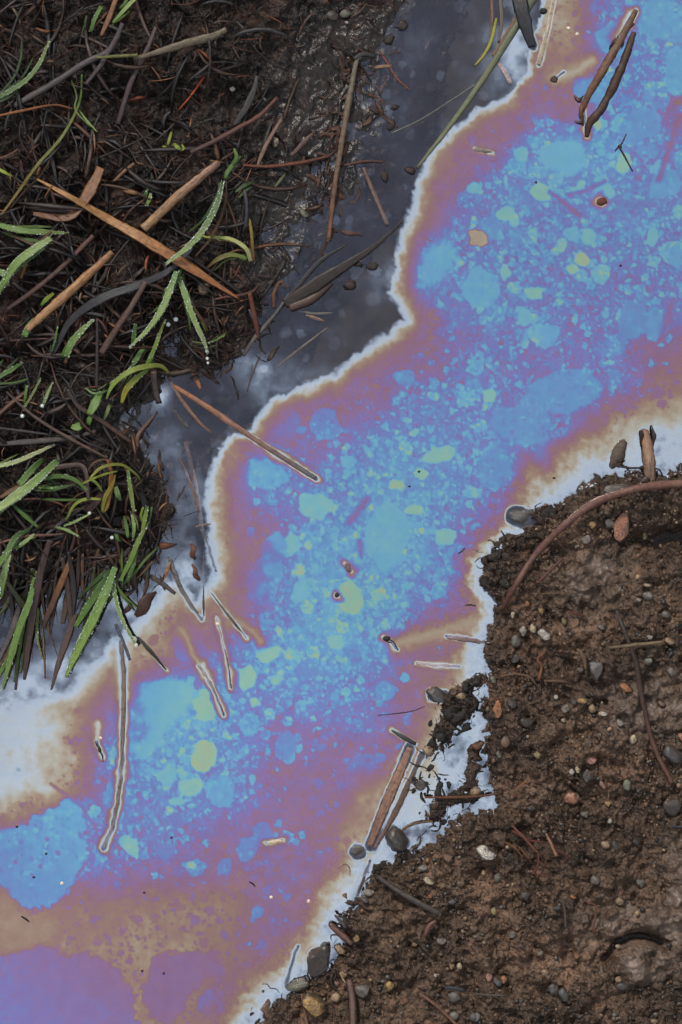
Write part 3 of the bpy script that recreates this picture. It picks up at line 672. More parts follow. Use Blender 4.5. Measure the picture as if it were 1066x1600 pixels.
fd = .62 * np.array([-8, -2, 3, 9, 14, 19, 25, 35, 50, 84, 130]); fv = np.array([0, .05, .088, .108, .145, .19, .255, .34, .43, .58, 1.2])
rim_l = np.interp(dF / wl, fd, fv, left=0)
T = np.minimum(T, np.maximum(rim_l, thin))
wr = np.interp(GY, [560, 640, 700, 790, 850, 900, 960, 1000, 1050, 1100, 1170, 1250, 1330, 1420, 1500, 1600], [.95, .85, .85, .5, .36, .32, .38, .5, .8, .95, 1.3, 1.4, .72, .62, .75, .75]) * (1 + .3 * fbm(GX, GY, 60, 2, 181))
rim_r = np.interp(-dR / wr, [0, 12, 24, 36, 46, 56, 68, 84, 110, 150], [.085, .105, .115, .155, .195, .25, .33, .42, .58, 1.2]) + .055 * fbm(GX, GY, 34, 4, 183) * smooth(0, 20, -dR)
T = np.minimum(T, rim_r)
# tongue of thin film from the shore to the drowned insect
for pts, hw, val in (([(622, 1006), (668, 992), (720, 978), (752, 972)], 15, .25), ([(190, 985), (192, 1030), (192, 1090)], 11, .09), ([(285, 985), (300, 1020), (318, 1058)], 7, .26), ([(360, 970), (395, 985), (408, 1002)], 9, .27), ([(152, 1130), (154, 1160)], 6, .15),
                     ([(318, 1038), (326, 1060)], 9, .13), ([(868, 122), (900, 110), (925, 96)], 14, .22), ([(965, 60), (985, 22)], 10, .12)):
    d = segdist(GX + jx * .5, GY + jy * .5, pts); m = np.exp(-(d / hw) ** 2); T = np.minimum(T, T * (1 - m) + val * m)
for pts, hw in AFLOAT.values():
    p = np.asarray(pts, float); x0, y0 = p.min(0) - 40; x1, y1 = p.max(0) + 40
    ia, ib = np.searchsorted(AY, (y0, y1)); ja, jb = np.searchsorted(AX, (x0, x1)); sl = (slice(ia, ib), slice(ja, jb))
    d = segdist(GX[sl] + 2 * fbm(GX[sl], GY[sl], 20, 2, 191), GY[sl] + 1.5 * fbm(GX[sl], GY[sl], 9, 2, 192), p) - hw + .8; d = d * (1.25 + .9 * np.clip(fbm(GX[sl], GY[sl], 26, 2, 193), -.7, 1))
    T[sl] = np.minimum(T[sl], np.interp(d, [-4, -1.2, .2, 1.3, 2.4, 3.8, 6, 9, 13], [.03, .06, .12, .18, .26, .37, .52, .72, 1.2]))
T = np.clip(T, 0, 1)

# ------------------------------------------------------------------ setting: two banks, the bed, the water and the film on it
wz = 0.9 * np.exp(-(np.clip(-H, 0, 60) / 5.0) ** 1.2)                    # water creeps up whatever breaks it
wz += np.clip(H, 0, 1.2) * .6 + .12 * fbm(GX, GY, 50, 2, 201)
for pts, hw in AFLOAT.values():
    p = np.asarray(pts, float); x0, y0 = p.min(0) - 40; x1, y1 = p.max(0) + 40
    ia, ib = np.searchsorted(AY, (y0, y1)); ja, jb = np.searchsorted(AX, (x0, x1)); sl = (slice(ia, ib), slice(ja, jb))
    d = np.clip(segdist(GX[sl], GY[sl], p) - hw, 0, None); wz[sl] += .9 * np.exp(-d / 3.5)
lattice_mesh('peat_bank', (dL > -90) & (dL > dR), H, m_peat, {'wet': np.clip(flat * 1.2 + np.exp(-np.clip(H, 0, None) / 4) * (dL > -90), 0, 1)})
lattice_mesh('gritty_bank', (dR > -70) & (dR > dL), H, m_grav, {'smear': smear, 'humus_shade': humus_shade})
lattice_mesh('stream_bed', (dL < -60) & (dR < -50), np.full_like(H, -33.0), m_bed, step=4)
wet = (H < 7)
lattice_mesh('water', wet, wz - 2.0, m_water, step=2)
film = lattice_mesh('oil_film', wet & (dL < 60) & (dR < 40), wz, m_film, {'thickness': T}, None)
tag(film, 'iridescent oily film in blue, purple and tan spread over the dark water', 'oil film')
#@@OBJECTS

# ------------------------------------------------------------------ reeds, twigs and scraps in and on the water
def C(r, g, b, k=.85): return tuple(s2l((r, g, b)) * k)
TAN, OCHRE, RUST, DARK, BLACK, GREY = C(150, 122, 90), C(166, 122, 70), C(136, 78, 44), C(58, 44, 36), C(26, 25, 27), C(104, 98, 94)
BRN, GBRN, CREAM = C(104, 72, 52), C(92, 80, 70), C(176, 160, 130)
def fl(key): return AFLOAT[key][0]
SUNK = -2.2
def wstalk(key, name, label, cat, widths, c1, c2=None, lift=-.6, arch=0, **kw):
    if not key.startswith('sunk'): lift = max(lift, -.7)
    return stalk(name, label, cat, fl(key), widths, c1, c2, lift=lift, arch=arch, water=True, **kw)
wstalk('long_twig', 'dead_twig', 'long straight brown twig reaching from the bank into the purple film, its tip grey', 'twig', [6, 9, 10, 9, 9, 8], C(150, 100, 70), C(84, 82, 86), lift=.2)
wstalk('long_reed', 'drowned_reed', 'long curved pale reed hanging down into the blue film below the dewy grass', 'reed', [6, 7, 8, 8, 7, 5, 3], C(112, 100, 94), C(104, 88, 68), lift=-2.2)
wstalk('short_reed', 'drowned_reed', 'short split reed with a forked dark end at the tan edge of the film', 'reed', [3, 5, 6, 5], C(110, 96, 84), C(60, 54, 50), group='reeds lying in the film')
wstalk('thin_reed', 'drowned_reed', 'thin crooked reed sliver between two pale-edged reeds in the purple film', 'reed', [2, 3, 5, 4], C(120, 92, 76), C(70, 60, 56), group='reeds lying in the film')
wstalk('mid_reed', 'drowned_reed', 'stubby pale reed tapering to a dark tip beside the green film patch', 'reed', [9, 8, 6, 5], C(150, 140, 136), C(84, 72, 66), lift=-2, group='reeds lying in the film')
wstalk('grey_blade', 'drowned_sedge', 'flat grey blade sunk at the water edge right of the lowest tuft', 'reed', [8, 11, 10, 7], C(88, 84, 84), C(96, 92, 92), lift=-1.8, flat=.2)
wstalk('thin_stem', 'thin_stalk', 'thin upright dark stem standing beside the rusty leaf scraps', 'stem', [2, 3, 4, 4], C(70, 62, 58))
wstalk('flat_reed', 'flat_reed', 'wide flat tan reed lying along the gritty shore, lengthwise grooved', 'reed', [8, 15, 17, 15, 10], C(128, 96, 80), C(108, 78, 62), lift=.4, flat=.3, fold=.2)
wstalk('flat_reed_dark', 'flat_reed', 'narrow dark brown reed lying tight against the wide tan one', 'reed', [7, 12, 11, 9], C(78, 62, 54), C(92, 66, 52), lift=-1.0, flat=.3)
wstalk('flat_reed_tail', 'dark_stalk', 'dark stem end running from the flat tan reed down to the shore', 'stem', [9, 8, 7], C(74, 56, 46), C(60, 48, 44), lift=-.5)
wstalk('mauve_straw', 'straw', 'upper of two short straws poking out from the gritty shore', 'straw', [9, 10, 8], C(120, 98, 104), C(96, 76, 74), lift=-2, flat=.25)
wstalk('pale_straw', 'straw', 'lower of two short straws poking out from the gritty shore', 'straw', [6, 8, 10, 3], C(156, 124, 112), C(130, 108, 100), lift=-1.6, flat=.25)
wstalk('sunk_straw', 'straw', 'dark straw sunk in the white water beside the big angular stone', 'straw', [8, 9, 8], C(62, 64, 72), lift=-2.4, flat=.25)
wstalk('stub_reed', 'reed_stub', 'tiny pale reed stub floating alone in the tan film near the top', 'reed', [6, 7, 6], C(130, 120, 112), C(104, 96, 92), lift=-.6)
wstalk('dark_leaf', 'dark_leaf', 'black wet leaf sticking out over the water at the top edge', 'leaf', [20, 24, 22, 12], C(22, 20, 20), C(42, 44, 52), lift=3, arch=6, flat=.25, fold=.2)
wstalk('cream_reed', 'reed', 'slender cream reed at the top edge right of the black leaf', 'reed', [6, 8, 9, 8], C(168, 150, 122), C(150, 134, 120), lift=-1.4)
wstalk('dark_sliver', 'sliver', 'pointed black sliver crossing the head of the flat tan reed', 'sliver', [3, 8, 7], C(60, 62, 66), C(30, 30, 30), lift=.8, flat=.3)
wstalk('sunk_reed_a', 'drowned_reed', 'long grey-brown reed sunk in the dark water under the bank, upper half', 'reed', [7, 9, 7], C(120, 96, 84), C(84, 78, 78), lift=-2.6)
wstalk('sunk_reed_b', 'drowned_twig', 'small dark twig at the white rim just above the rusty leaf scraps', 'twig', [7, 5, 3], C(70, 70, 76), C(96, 96, 104), lift=-1)
wstalk('curl', 'curled_sedge', 'thin dark blade curling off the dewy tip into the purple film', 'blade', [3, 7, 5, 2], C(30, 32, 28), C(54, 40, 34), lift=1.5, arch=8, flat=.2)
# green stem lying along the edge of the film, and the straws at the top
stalk('rush_stalk', 'long straight green rush stem lying along the edge of the film', 'rush stem', [(842, -16), (800, 52), (752, 128), (705, 194), (652, 262)], [13, 12, 10, 8, 4], C(92, 98, 76), C(104, 108, 78), m_grass, .6, 1.4, 0, True, wob=.02)
stalk('straw', 'thin tan straw at the top edge left of the black leaf', 'straw', [(768, -14), (769, 30), (766, 72)], [4, 5, 4], C(120, 92, 76), GBRN, lift=.2, water=True)
stalk('straw', 'grey straw standing beside the tan one at the top edge', 'straw', [(781, -14), (784, 34), (779, 66)], [5, 6, 4], GREY, GBRN, lift=.4, water=True)
stalk('brown_reed', 'brown reed tip crossing under the green rush stem', 'reed', [(812, 18), (790, 56), (770, 88)], [6, 8, 6], C(104, 78, 62), BRN, lift=-.6, water=True)
stalk('yellow_sedge', 'short bright yellow-green blade bent over the dark water', 'blade', [(776, 28), (768, 62), (756, 86), (742, 102)], [3, 5, 5, 3], C(132, 142, 40), C(150, 140, 56), m_grass, .25, 3, 4, True)
stalk('pale_sliver', 'pale pinkish sliver sunk in the grey-white water near the top', 'sliver', [(778, 96), (790, 114), (798, 130)], [5, 8, 6], C(176, 150, 146), lift=-1.2, water=True)
stalk('thin_stalk', 'hair-thin pale stem crossing the dark water at the top', 'stem', [(612, 208), (655, 188), (700, 160), (742, 132)], [2, 2.2, 2], C(96, 96, 92), lift=-.5, water=True)
stalk('root_hair', 'fine red-brown root hair drifting in the dark water', 'root', [(592, 78), (604, 96), (620, 122), (640, 140)], [2.5, 3, 2.5, 2], C(120, 66, 46), mat=m_root, lift=.4, water=True, wob=.1)
stalk('straw', 'pale brown straw snippet floating at the dark mud edge', 'straw', [(577, 106), (596, 104), (612, 103)], [4, 6, 4], C(124, 98, 78), lift=.4, water=True)
stalk('reed', 'mauve-brown reed standing in the dark water under the curled leaf', 'reed', [(568, 262), (580, 292), (592, 320), (606, 352)], [5, 7, 8, 8], C(104, 78, 66), C(96, 82, 80), lift=.2, water=True)
stalk('reed_stalk', 'long upright grey-green stem stuck through the wet mud flat', 'stem', [(558, 92), (545, 160), (533, 230), (522, 300), (514, 374)], [7, 10, 9, 8, 7], C(96, 92, 78), C(104, 66, 48), m_straw, .8, 5, 4)
stalk('black_stub', 'short black twig stub lying across the top of the upright stem', 'twig', [(552, 92), (568, 84), (588, 88)], [7, 9, 6], BLACK, mat=m_root, lift=5)
stalk('curled_leaf', 'long dark curled leaf half sunk in the dark water by the film corner', 'leaf', [(444, 474), (480, 452), (530, 420), (585, 384), (630, 345)], [14, 22, 14, 7, 2], C(38, 29, 25), C(58, 52, 50), m_root, lift=1.0, flat=.45, fold=.5, water=True, arch=3)
stalk('curled_leaf', 'narrow dark leaf lying parallel above the curled one', 'leaf', [(430, 492), (462, 452), (500, 408), (542, 382)], [4, 8, 7, 2], C(36, 32, 32), C(60, 58, 60), m_root, lift=1.0, flat=.4, fold=.3, water=True)
stalk('reed', 'brown hollow reed end beside the curled dark leaf', 'reed', [(452, 480), (486, 466), (518, 442)], [17, 18, 9], C(70, 46, 34), C(54, 38, 32), lift=1.5, flat=.6, water=True)
for q, c_, w_, lab in (([(430, 575), (480, 536), (512, 512)], C(84, 72, 70), 4, 'faint brown straw sunk below the curled dark leaf'), ([(466, 486), (492, 490), (520, 489)], C(96, 92, 84), 4, 'short pale straw lying below the curled dark leaf'),
                       ([(478, 492), (496, 498), (506, 502)], C(120, 96, 80), 5, 'tan straw crumb below the curled dark leaf'), ([(386, 612), (396, 580), (410, 550)], C(70, 62, 60), 3, 'hair-thin dark straw near the pale patch of film'),
                       ([(285, 540), (298, 574), (314, 608)], C(132, 84, 58), 9, 'slanting rust-brown reed above the long twig'), ([(262, 588), (282, 622), (308, 656), (330, 676)], C(110, 84, 68), 6, 'brown reed running beside the long straight twig'),
                       ([(272, 640), (286, 660), (296, 668)], C(74, 68, 64), 6, 'grey-brown straw below the start of the long twig'), ([(280, 715), (292, 740), (302, 770), (310, 800)], C(110, 82, 66), 4, 'thin brown reed in the pale water left of the long sunk one'),
                       ([(305, 823), (318, 820), (330, 819)], C(120, 84, 54), 3, 'rusty straw snippet lying across the long sunk reed'), ([(254, 908), (262, 890), (268, 876)], C(146, 98, 60), 6, 'short orange-brown straw between the grey blade and lowest tuft'),
                       ([(222, 893), (250, 910), (274, 928)], C(66, 58, 54), 9, 'dark broken straw lying at the foot of the lowest tuft'), ([(181, 975), (192, 1005), (203, 1032)], C(70, 74, 88), 9, 'grey submerged leaf under the dewy blade tip'),
                       ([(590, 1118), (640, 1112), (664, 1104)], C(40, 34, 34), 1.6, 'crooked black root hair reaching from slate stone into film')):
    stalk('straw' if 'straw' in lab else 'reed' if 'reed' in lab else 'leaf' if 'leaf' in lab else 'root_hair', lab, 'straw' if 'straw' in lab else 'reed' if 'reed' in lab else 'leaf' if 'leaf' in lab else 'root', q, [w_ * .6, w_, w_, w_ * .6], c_, lift=-.4, water=True, flat=.35)

# the bent twig standing in the blue film
e = empty('bent_twig', 950, 110, 0); tag(e, 'bent brown twig in the blue film, its dark reflection built as a second leg', 'twig')
for q, wd, c1, c2 in (([(994, 16, 0), (972, 58, 14), (945, 105, 18), (920, 148, 10), (909, 172, 1)], [8, 12, 13, 12, 9], C(92, 66, 50), C(104, 72, 52)),
                      ([(991, 50, 6), (980, 84, 8), (962, 128, 7), (940, 170, 5), (922, 192, 3), (917, 214, 0)], [8, 13, 14, 12, 13, 8], C(62, 38, 26), C(58, 34, 22)),  # dark lower leg, modelled in place of the twig's reflection in the water
                      ([(966, 60, 12), (958, 72, 10), (964, 62, 13), (990, 36, 6)], [5, 9, 9, 6], C(50, 36, 28), C(66, 46, 36)),
                      ([(911, 160, 4), (908, 176, 6), (911, 196, 1)], [5, 8, 4], C(104, 66, 48), C(60, 40, 30))):
    stalk('leg', None, None, q, wd, c1, c2, m_root, .85, .5, 0, True, wob=.12, parent=e)
for cx, cy, ang, c_ in ((966, 62, .4, 0), (985, 56, 1.2, 0), (911, 182, 2, 0), (912, 150, 2.6, 0)):
    stalk('bark_shred', None, None, [(cx, cy, 9), (cx + 9 * math.cos(ang), cy + 9 * math.sin(ang), 12), (cx + 14 * math.cos(ang + .7), cy + 14 * math.sin(ang + .7), 4)], [2, 4, 1], C(56, 38, 28), C(110, 78, 56), m_root, .4, 0, 0, True, parent=e)

def lump(name, label, cat, cx, cy, rx, ry, rz, col, mat=None, rough=.3, seed=1, z=0, rot=0, kind=None, obj=True):
    """uneven rounded lump"""
    r = np.random.default_rng(seed); V = IC3[0].copy(); d = r.normal(0, 1, (7, 3)); k = np.zeros(len(V))
    for v_ in d: k += np.sin(V @ v_ * 2.2 + r.random() * 6)
    V = V * (1 + rough * k / 7)[:, None] * [rx, ry, rz]; c, s_ = math.cos(rot), math.sin(rot)
    V = np.column_stack([V[:, 0] * c - V[:, 1] * s_ + cx, V[:, 0] * s_ + V[:, 1] * c + cy, V[:, 2] + z])
    g_ = (V, IC3[1], np.column_stack([V[:, 0], V[:, 1], V[:, 2]]), np.tile(col, (len(V), 1)))
    if not obj: return g_
    o = mesh_px(name, [g_], mat or m_root, (cx, cy, z)); return tag(o, label, cat, None, kind)
lump('seed', 'round brown seed floating alone in the blue film', 'seed', 940, 315, 9, 7, 6, C(92, 50, 34), seed=3, z=2, rough=.35)
lump('mud_crumb', 'black mud crumb in the tan film near the top edge', 'crumb', 867, 125, 6, 5, 4, C(58, 40, 32), seed=4, z=1, rough=.6)
lump('mud_crumb', 'tiny black crumb beside the yellow-green film flake', 'crumb', 527, 930, 4, 4, 3, C(30, 28, 30), seed=5, z=1, rough=.6)
lump('bud_scale', 'small oval hollow husk floating in the middle of the film', 'husk', 544, 887, 5, 10, 3, C(110, 92, 104), seed=6, z=0, rot=-.5)
lump('husk', 'pale floating husk in the mauve film near the lower shore', 'husk', 430, 1315, 12, 3.5, 2, C(196, 176, 150), seed=7, z=.4, rot=-.15)
lump('crumb', 'black speck on a thread hanging at the top edge', 'crumb', 849, 17, 6, 5, 4, C(26, 26, 28), seed=8, z=2, rough=.5)
for cx, cy, rx, ry, sd_, lab in ((612, 196, 6, 9, 31, 'black mud crumb in the dark water right of the red-brown leaf rags'), (600, 276, 5, 9, 32, 'black mud crumb in the dark water beside the mauve-brown reed head'), (641, 268, 7, 6, 33, 'brown crumb at the corner where the rush stem meets the white rim'),
                                  (546, 446, 12, 9, 34, 'dark curled leaf lump standing in the water below the long curled leaf'), (560, 414, 7, 4, 35, 'small black crumb beside the long curled dark leaf'), (582, 416, 8, 6, 36, 'dark brown crumb near the white film corner'),
                                  (616, 168, 6, 4, 37, 'dark crumb at the mud edge level with the pale hair-thin stem'), (628, 40, 10, 7, 38, 'wet black mud lump at the top of the dark water'), (608, 62, 7, 9, 39, 'black mud lump on the shore under the topmost lump')):
    lump('mud_crumb', lab, 'crumb', cx, cy, rx, ry, 3.5, C(44, 33, 28), seed=sd_, z=.8, rough=1.0)
def critter(name, label, cat, body, legs, col):
    e = empty(name, body[0], body[1], 1); tag(e, label, cat)
    g_ = lump('', '', '', body[0], body[1], body[2], body[3], body[3] * .8, col, seed=int(body[0]), z=1.5, rot=body[4], rough=.3, obj=False)
    child(mesh_px('body', [g_], m_root, (body[0], body[1], 1)), e)
    for q in legs: stalk('leg', None, None, q, [2.4, 2.2, 1.4], col, None, m_root, .8, 1.2, 0, True, parent=e)
critter('drowned_insect', 'drowned black insect ringed by clear water at the tip of a tan film tongue', 'insect', (604, 998, 6, 4.5, .2), [[(608, 999), (614, 1002), (623, 1016)], [(600, 997), (606, 1003), (612, 1004)]], C(26, 26, 28))
critter('drowned_insect', 'spindly two-legged black insect lying on the green film flake', 'insect', (969, 229, 4, 3, .5), [[(969, 229), (974, 220), (979, 209)], [(969, 231), (978, 247), (989, 268)], [(966, 230), (963, 234), (962, 236)]], C(40, 26, 22))
critter('drowned_insect', 'tiny black insect at the pale gap in the film left of the long reed', 'insect', (156, 1172, 3, 4.5, -.2), [[(156, 1172), (150, 1162), (149, 1158)], [(156, 1174), (160, 1180), (161, 1190)]], C(40, 34, 30))
critter('hair_scrap', 'tiny black scrap on the blue film above the big blue sheet', 'scrap', (893, 857, 2, 1.5, 0), [[(888, 860), (893, 856), (899, 855)]], C(40, 44, 40)) if False else None
for q, lab in (([(683, 858), (688, 850), (681, 864)], None), ([(716, 865), (724, 860), (726, 856)], 'tiny black squiggle of hair on the blue film left of mound'), ([(33, 1432), (40, 1436), (46, 1441)], 'short black hair on the tan film at the lower left'),
               ([(727, 946), (736, 945), (744, 947)], 'short black splinter in mauve film left of the mound'), ([(390, 1378), (396, 1382), (399, 1386)], 'black speck of litter on the violet film near lower shore')):
    if lab: stalk('hair_scrap' if 'hair' in lab else 'splinter' if 'splinter' in lab else 'litter_speck', lab, 'scrap', q, [1.5, 2.4, 1.5], C(26, 24, 26), mat=m_root, lift=.6, water=True, flat=.8)
DIRS = ['right of', 'below and right of', 'below', 'below and left of', 'left of', 'above and left of', 'above', 'above and right of']
USED = {}
LMF = [('big plain blue sheet', 60, 1345), ('long curved reed', 190, 1165), ('bent twig', 945, 120), ('drowned insect', 604, 998), ('flat tan reed', 612, 1245), ('blunt tan stake', 1012, 715), ('brown seed', 940, 315), ('long straight twig', 440, 714), ('purple lower sheet', 100, 1545), ('yellow-green film flake', 548, 934), ('pale husk', 430, 1315), ('green film flake', 318, 1182), ('spindly insect', 972, 240), ('grey blade', 290, 925)]
def film_label(head, cx, cy):
    for n_, x, y in sorted(LMF, key=lambda q: math.hypot(q[1] - cx, q[2] - cy)):
        d = math.hypot(x - cx, y - cy); dr = DIRS[int(round(math.atan2(cy - y, cx - x) / (math.pi / 4))) % 8]
        lab = f"{head} {'close ' if d < 45 else '' if d < 110 else 'well '}{dr} the {n_}"
        if lab not in USED: USED[lab] = 1; return lab
for k, (cx, cy) in enumerate([(26, 1292), (72, 1334), (53, 1371), (268, 1309), (226, 1395), (222, 1517), (256, 1521), (696, 1218), (655, 737), (640, 760), (866, 747), (970, 415), (838, 285)]):
    tag(mesh_px('floating_speck', [lump('', '', '', cx, cy, 2.2, 1.8, 1.4, C(24, 22, 26), seed=60 + k, z=.8, obj=False)], m_root, (cx, cy, 0)), film_label('tiny black speck on the film', cx, cy), 'speck', 'black specks on the film')
for k, (cx, cy) in enumerate([(97, 1380), (888, 44), (902, 53), (157, 1153), (482, 1408), (424, 1402), (340, 975)]):
    tag(mesh_px('floating_seed', [lump('', '', '', cx, cy, 3, 2.8, 1.6, C(214, 196, 178), seed=80 + k, z=.5, obj=False)], m_grit, (cx, cy, 0)), film_label('tiny pale seed dot on the film', cx, cy), 'seed', 'pale dots on the film')
for q, q2, lab in (([(298, 850), (303, 858), (300, 866), (306, 874)], [4, 9, 10, 4], 'upper of two rusty curled leaf scraps on the pale water'), ([(300, 882), (306, 890), (305, 898), (313, 907)], [3, 7, 8, 3], 'lower of two rusty curled leaf scraps on the pale water'),
                   ([(248, 852), (262, 853), (276, 850)], [5, 13, 8, 2], 'dark red curled leaf poking from the bank beside rusty scraps'), ([(244, 925), (228, 938), (222, 952), (212, 962)], [4, 16, 20, 8], 'dark red-brown crumpled leaf by the dewy blade'),
                   ([(206, 942), (198, 954), (192, 958)], [4, 10, 3], 'small black leaf scrap between dewy blade and red-brown leaf')):
    stalk('leaf_scrap', lab, 'leaf', q, q2, C(98, 52, 28) if 'rusty' in lab else C(52, 30, 22), C(60, 34, 22), m_root, .45, 2, 3, True, fold=.4, wob=.15)

# ------------------------------------------------------------------ the gritty bank: root, stake, sticks
stalk('arched_root', 'thick red-brown root arching over the top of the gritty bank', 'root', [(783, 954, -8), (806, 914, 2), (836, 868, 8), (880, 822, 12), (930, 786, 14), (985, 766, 13), (1030, 758, 12), (1085, 755, 10)],
      [7, 10, 11, 11, 12, 12, 13, 13], C(84, 54, 46), C(106, 74, 64), m_root, .95, 4, wob=.1, twist=0)
e = empty('wooden_stake', 1012, 715, 4); tag(e, 'blunt tan reed stake standing at the shore behind the arched root', 'stake')
stalk('shaft', None, None, [(1008, 672, 2), (1012, 700, 9), (1015, 730, 14), (1017, 758, 12)], [12, 20, 20, 18], C(136, 98, 72), C(104, 90, 78), m_straw, .6, 1, 0, True, wob=.1, parent=e)
stalk('bark_flap', None, None, [(1000, 680, 8), (1003, 672, 12), (1002, 698, 6)], [3, 6, 3], C(44, 32, 26), None, m_root, .5, 1, 0, True, parent=e)
stalk('bark_flap', None, None, [(1018, 664, 4), (1022, 682, 8), (1020, 698, 6)], [2, 7, 3], C(34, 28, 26), None, m_root, .6, 1, 0, True, parent=e, wob=.3)
stalk('wire_root', 'thin black root bent sharply across the front of the stake', 'root', [(957, 727, 4), (985, 731, 10), (1012, 731, 14), (1030, 734, 10), (1036, 746, 6)], [3, 3.5, 3, 3, 2.5], C(40, 32, 30), mat=m_root, lift=2, water=True, flat=.9)
lump('mud_clod', 'muddy brown clod in the white water left of the stake', 'clod', 966, 712, 12, 24, 8, C(84, 72, 62), seed=21, z=-1, rot=.35, rough=.5)
stalk('thin_stick', 'long thin dark stick lying down the gritty bank at the right', 'stick', [(963, 952), (978, 992), (993, 1032), (1002, 1084), (1020, 1160), (1050, 1224)], [5, 8, 8, 7, 8, 7], C(40, 36, 34), C(84, 56, 44), m_root, .8, 3, wob=.14)
stalk('thin_stick', 'pale greenish twig crossing under the long dark stick', 'twig', [(950, 1012), (990, 1008), (1036, 1003)], [4, 6, 5], C(96, 80, 60), C(110, 92, 68), m_straw, .7, 2.5)
for q, wd, c_, lab, cat in (([(842, 1063), (846, 1042), (840, 1030), (850, 1020)], [5, 6, 5, 3], C(128, 78, 46), 'short curved orange-brown root above the small ochre stones', 'root'),
                            ([(850, 1064), (868, 1064), (888, 1066)], [5, 6, 4], C(96, 66, 48), 'brown root piece lying right of the curved orange root', 'root'),
                            ([(782, 1057), (806, 1053), (828, 1058), (838, 1070)], [5, 5, 4, 3], C(108, 80, 56), 'pale brown root looping out from the shore clods', 'root'),
                            ([(902, 1014), (912, 1026), (915, 1046)], [5, 8, 5], C(110, 84, 60), 'short yellowish root standing beside the dark slate stone', 'root'),
                            ([(838, 912), (856, 895), (880, 872)], [4, 6, 5], C(92, 52, 44), 'short red root below the arched root', 'root'),
                            ([(888, 955), (902, 960), (914, 962)], [3, 5, 3], C(96, 44, 32), 'reddish root sliver above the smooth muddy slope', 'root'),
                            ([(664, 1246), (700, 1246), (740, 1245), (780, 1240)], [4, 5, 5, 3], C(110, 64, 36), 'thin rust-brown root laid across the wet shore clods', 'root'),
                            ([(622, 1302), (645, 1288), (676, 1283)], [4, 4, 4], C(120, 84, 52), 'thin tan root running from the dark round stone to shore', 'root'),
                            ([(676, 1252), (684, 1254), (682, 1262)], [3, 4, 2], C(110, 68, 36), 'tiny curled rust root end below the thin root', 'root'),
                            ([(524, 1384 + 46), (536, 1444), (540, 1450)], [5, 7, 5], C(60, 56, 56), 'small dark stub leaning out from the shore above the ochre pebbles', 'stub'),
                            ([(516, 1444), (528, 1456), (542, 1468), (550, 1476)], [8, 12, 13, 6], C(96, 58, 46), 'short wet red-brown reed end on the lower shore', 'reed'),
                            ([(590, 1370), (625, 1394), (660, 1414), (686, 1428)], [7, 10, 12, 10], C(70, 58, 50), 'dark flat reed half buried in the lower gritty bank', 'reed'),
                            ([(546, 1530), (551, 1566), (552, 1612)], [12, 15, 14], C(88, 56, 44), 'red-brown reed stub standing at the bottom edge', 'reed'),
                            ([(531, 1519), (536, 1530), (542, 1538)], [2, 4, 3], C(170, 136, 100), 'pale straw sliver above the red-brown reed stub', 'straw'),
                            ([(471, 1553), (476, 1580), (482, 1612)], [4, 5, 5], C(126, 84, 62), 'thin tan stick lying over the large ochre stone', 'stick'),
                            ([(656, 1552), (685, 1574), (716, 1604)], [5, 6, 6], C(120, 78, 56), 'slanting rust twig at the bottom edge of the bank', 'twig'),
                            ([(695, 1543), (712, 1545), (726, 1548)], [7, 9, 8], C(48, 48, 52), 'short blackish stick fragment near the bottom edge', 'stick'),
                            ([(632, 1518), (634, 1534), (630, 1546)], [2, 3, 2], C(40, 34, 32), 'thin black stem upright near the lower shore stones', 'stem'),
                            ([(740, 1553), (765, 1555), (790, 1556)], [3, 4, 3], C(84, 74, 66), 'thin grey straw lying flat near the pink and orange pebbles', 'straw'),
                            ([(664, 1462), (670, 1448), (682, 1438)], [6, 9, 6], C(112, 70, 58), 'pinkish brown bark flake on the lower gritty bank', 'bark'),
                            ([(805, 1236), (815, 1226), (824, 1220)], [3, 4, 3], C(150, 100, 66), 'short orange straw above the rusty root tangle', 'straw'),
                            ([(1048, 1290), (1060, 1292), (1080, 1291)], [5, 6, 6], C(46, 46, 52), 'short dark stick at the right edge of the bank', 'stick'),
                            ([(876, 1400), (882, 1420), (884, 1450)], [3, 5, 5], C(84, 66, 54), 'thin brown stem lying below the rusty root tangle', 'stem'),
                            ([(918, 1410), (932, 1418), (926, 1455)], [3, 4, 4], C(110, 66, 46), 'bent rust root above the round hollow', 'root'),
                            ([(740, 1162), (745, 1168), (755, 1160)], [9, 12, 6], C(104, 66, 42), 'short brown wood chip at the wet shore', 'chip')):
    n_ = {'root': 'root', 'stub': 'twig_stub', 'reed': 'reed', 'straw': 'straw', 'stick': 'stick', 'twig': 'twig', 'stem': 'stalk', 'bark': 'bark_flake', 'chip': 'wood_chip'}[cat]
    c_ = np.array(c_) * [.72, .78, .86]; stalk(n_, lab, cat, q, [k * .85 for k in wd], c_, tuple(c_ * .8), m_root if cat == 'root' else m_straw, .7, 2.0, wob=.1)
e = empty('root_tangle', 860, 1325, float(top(860, 1325)[0])); tag(e, 'rusty tangle of broken roots in a dark dip of the gritty bank', 'root tangle')
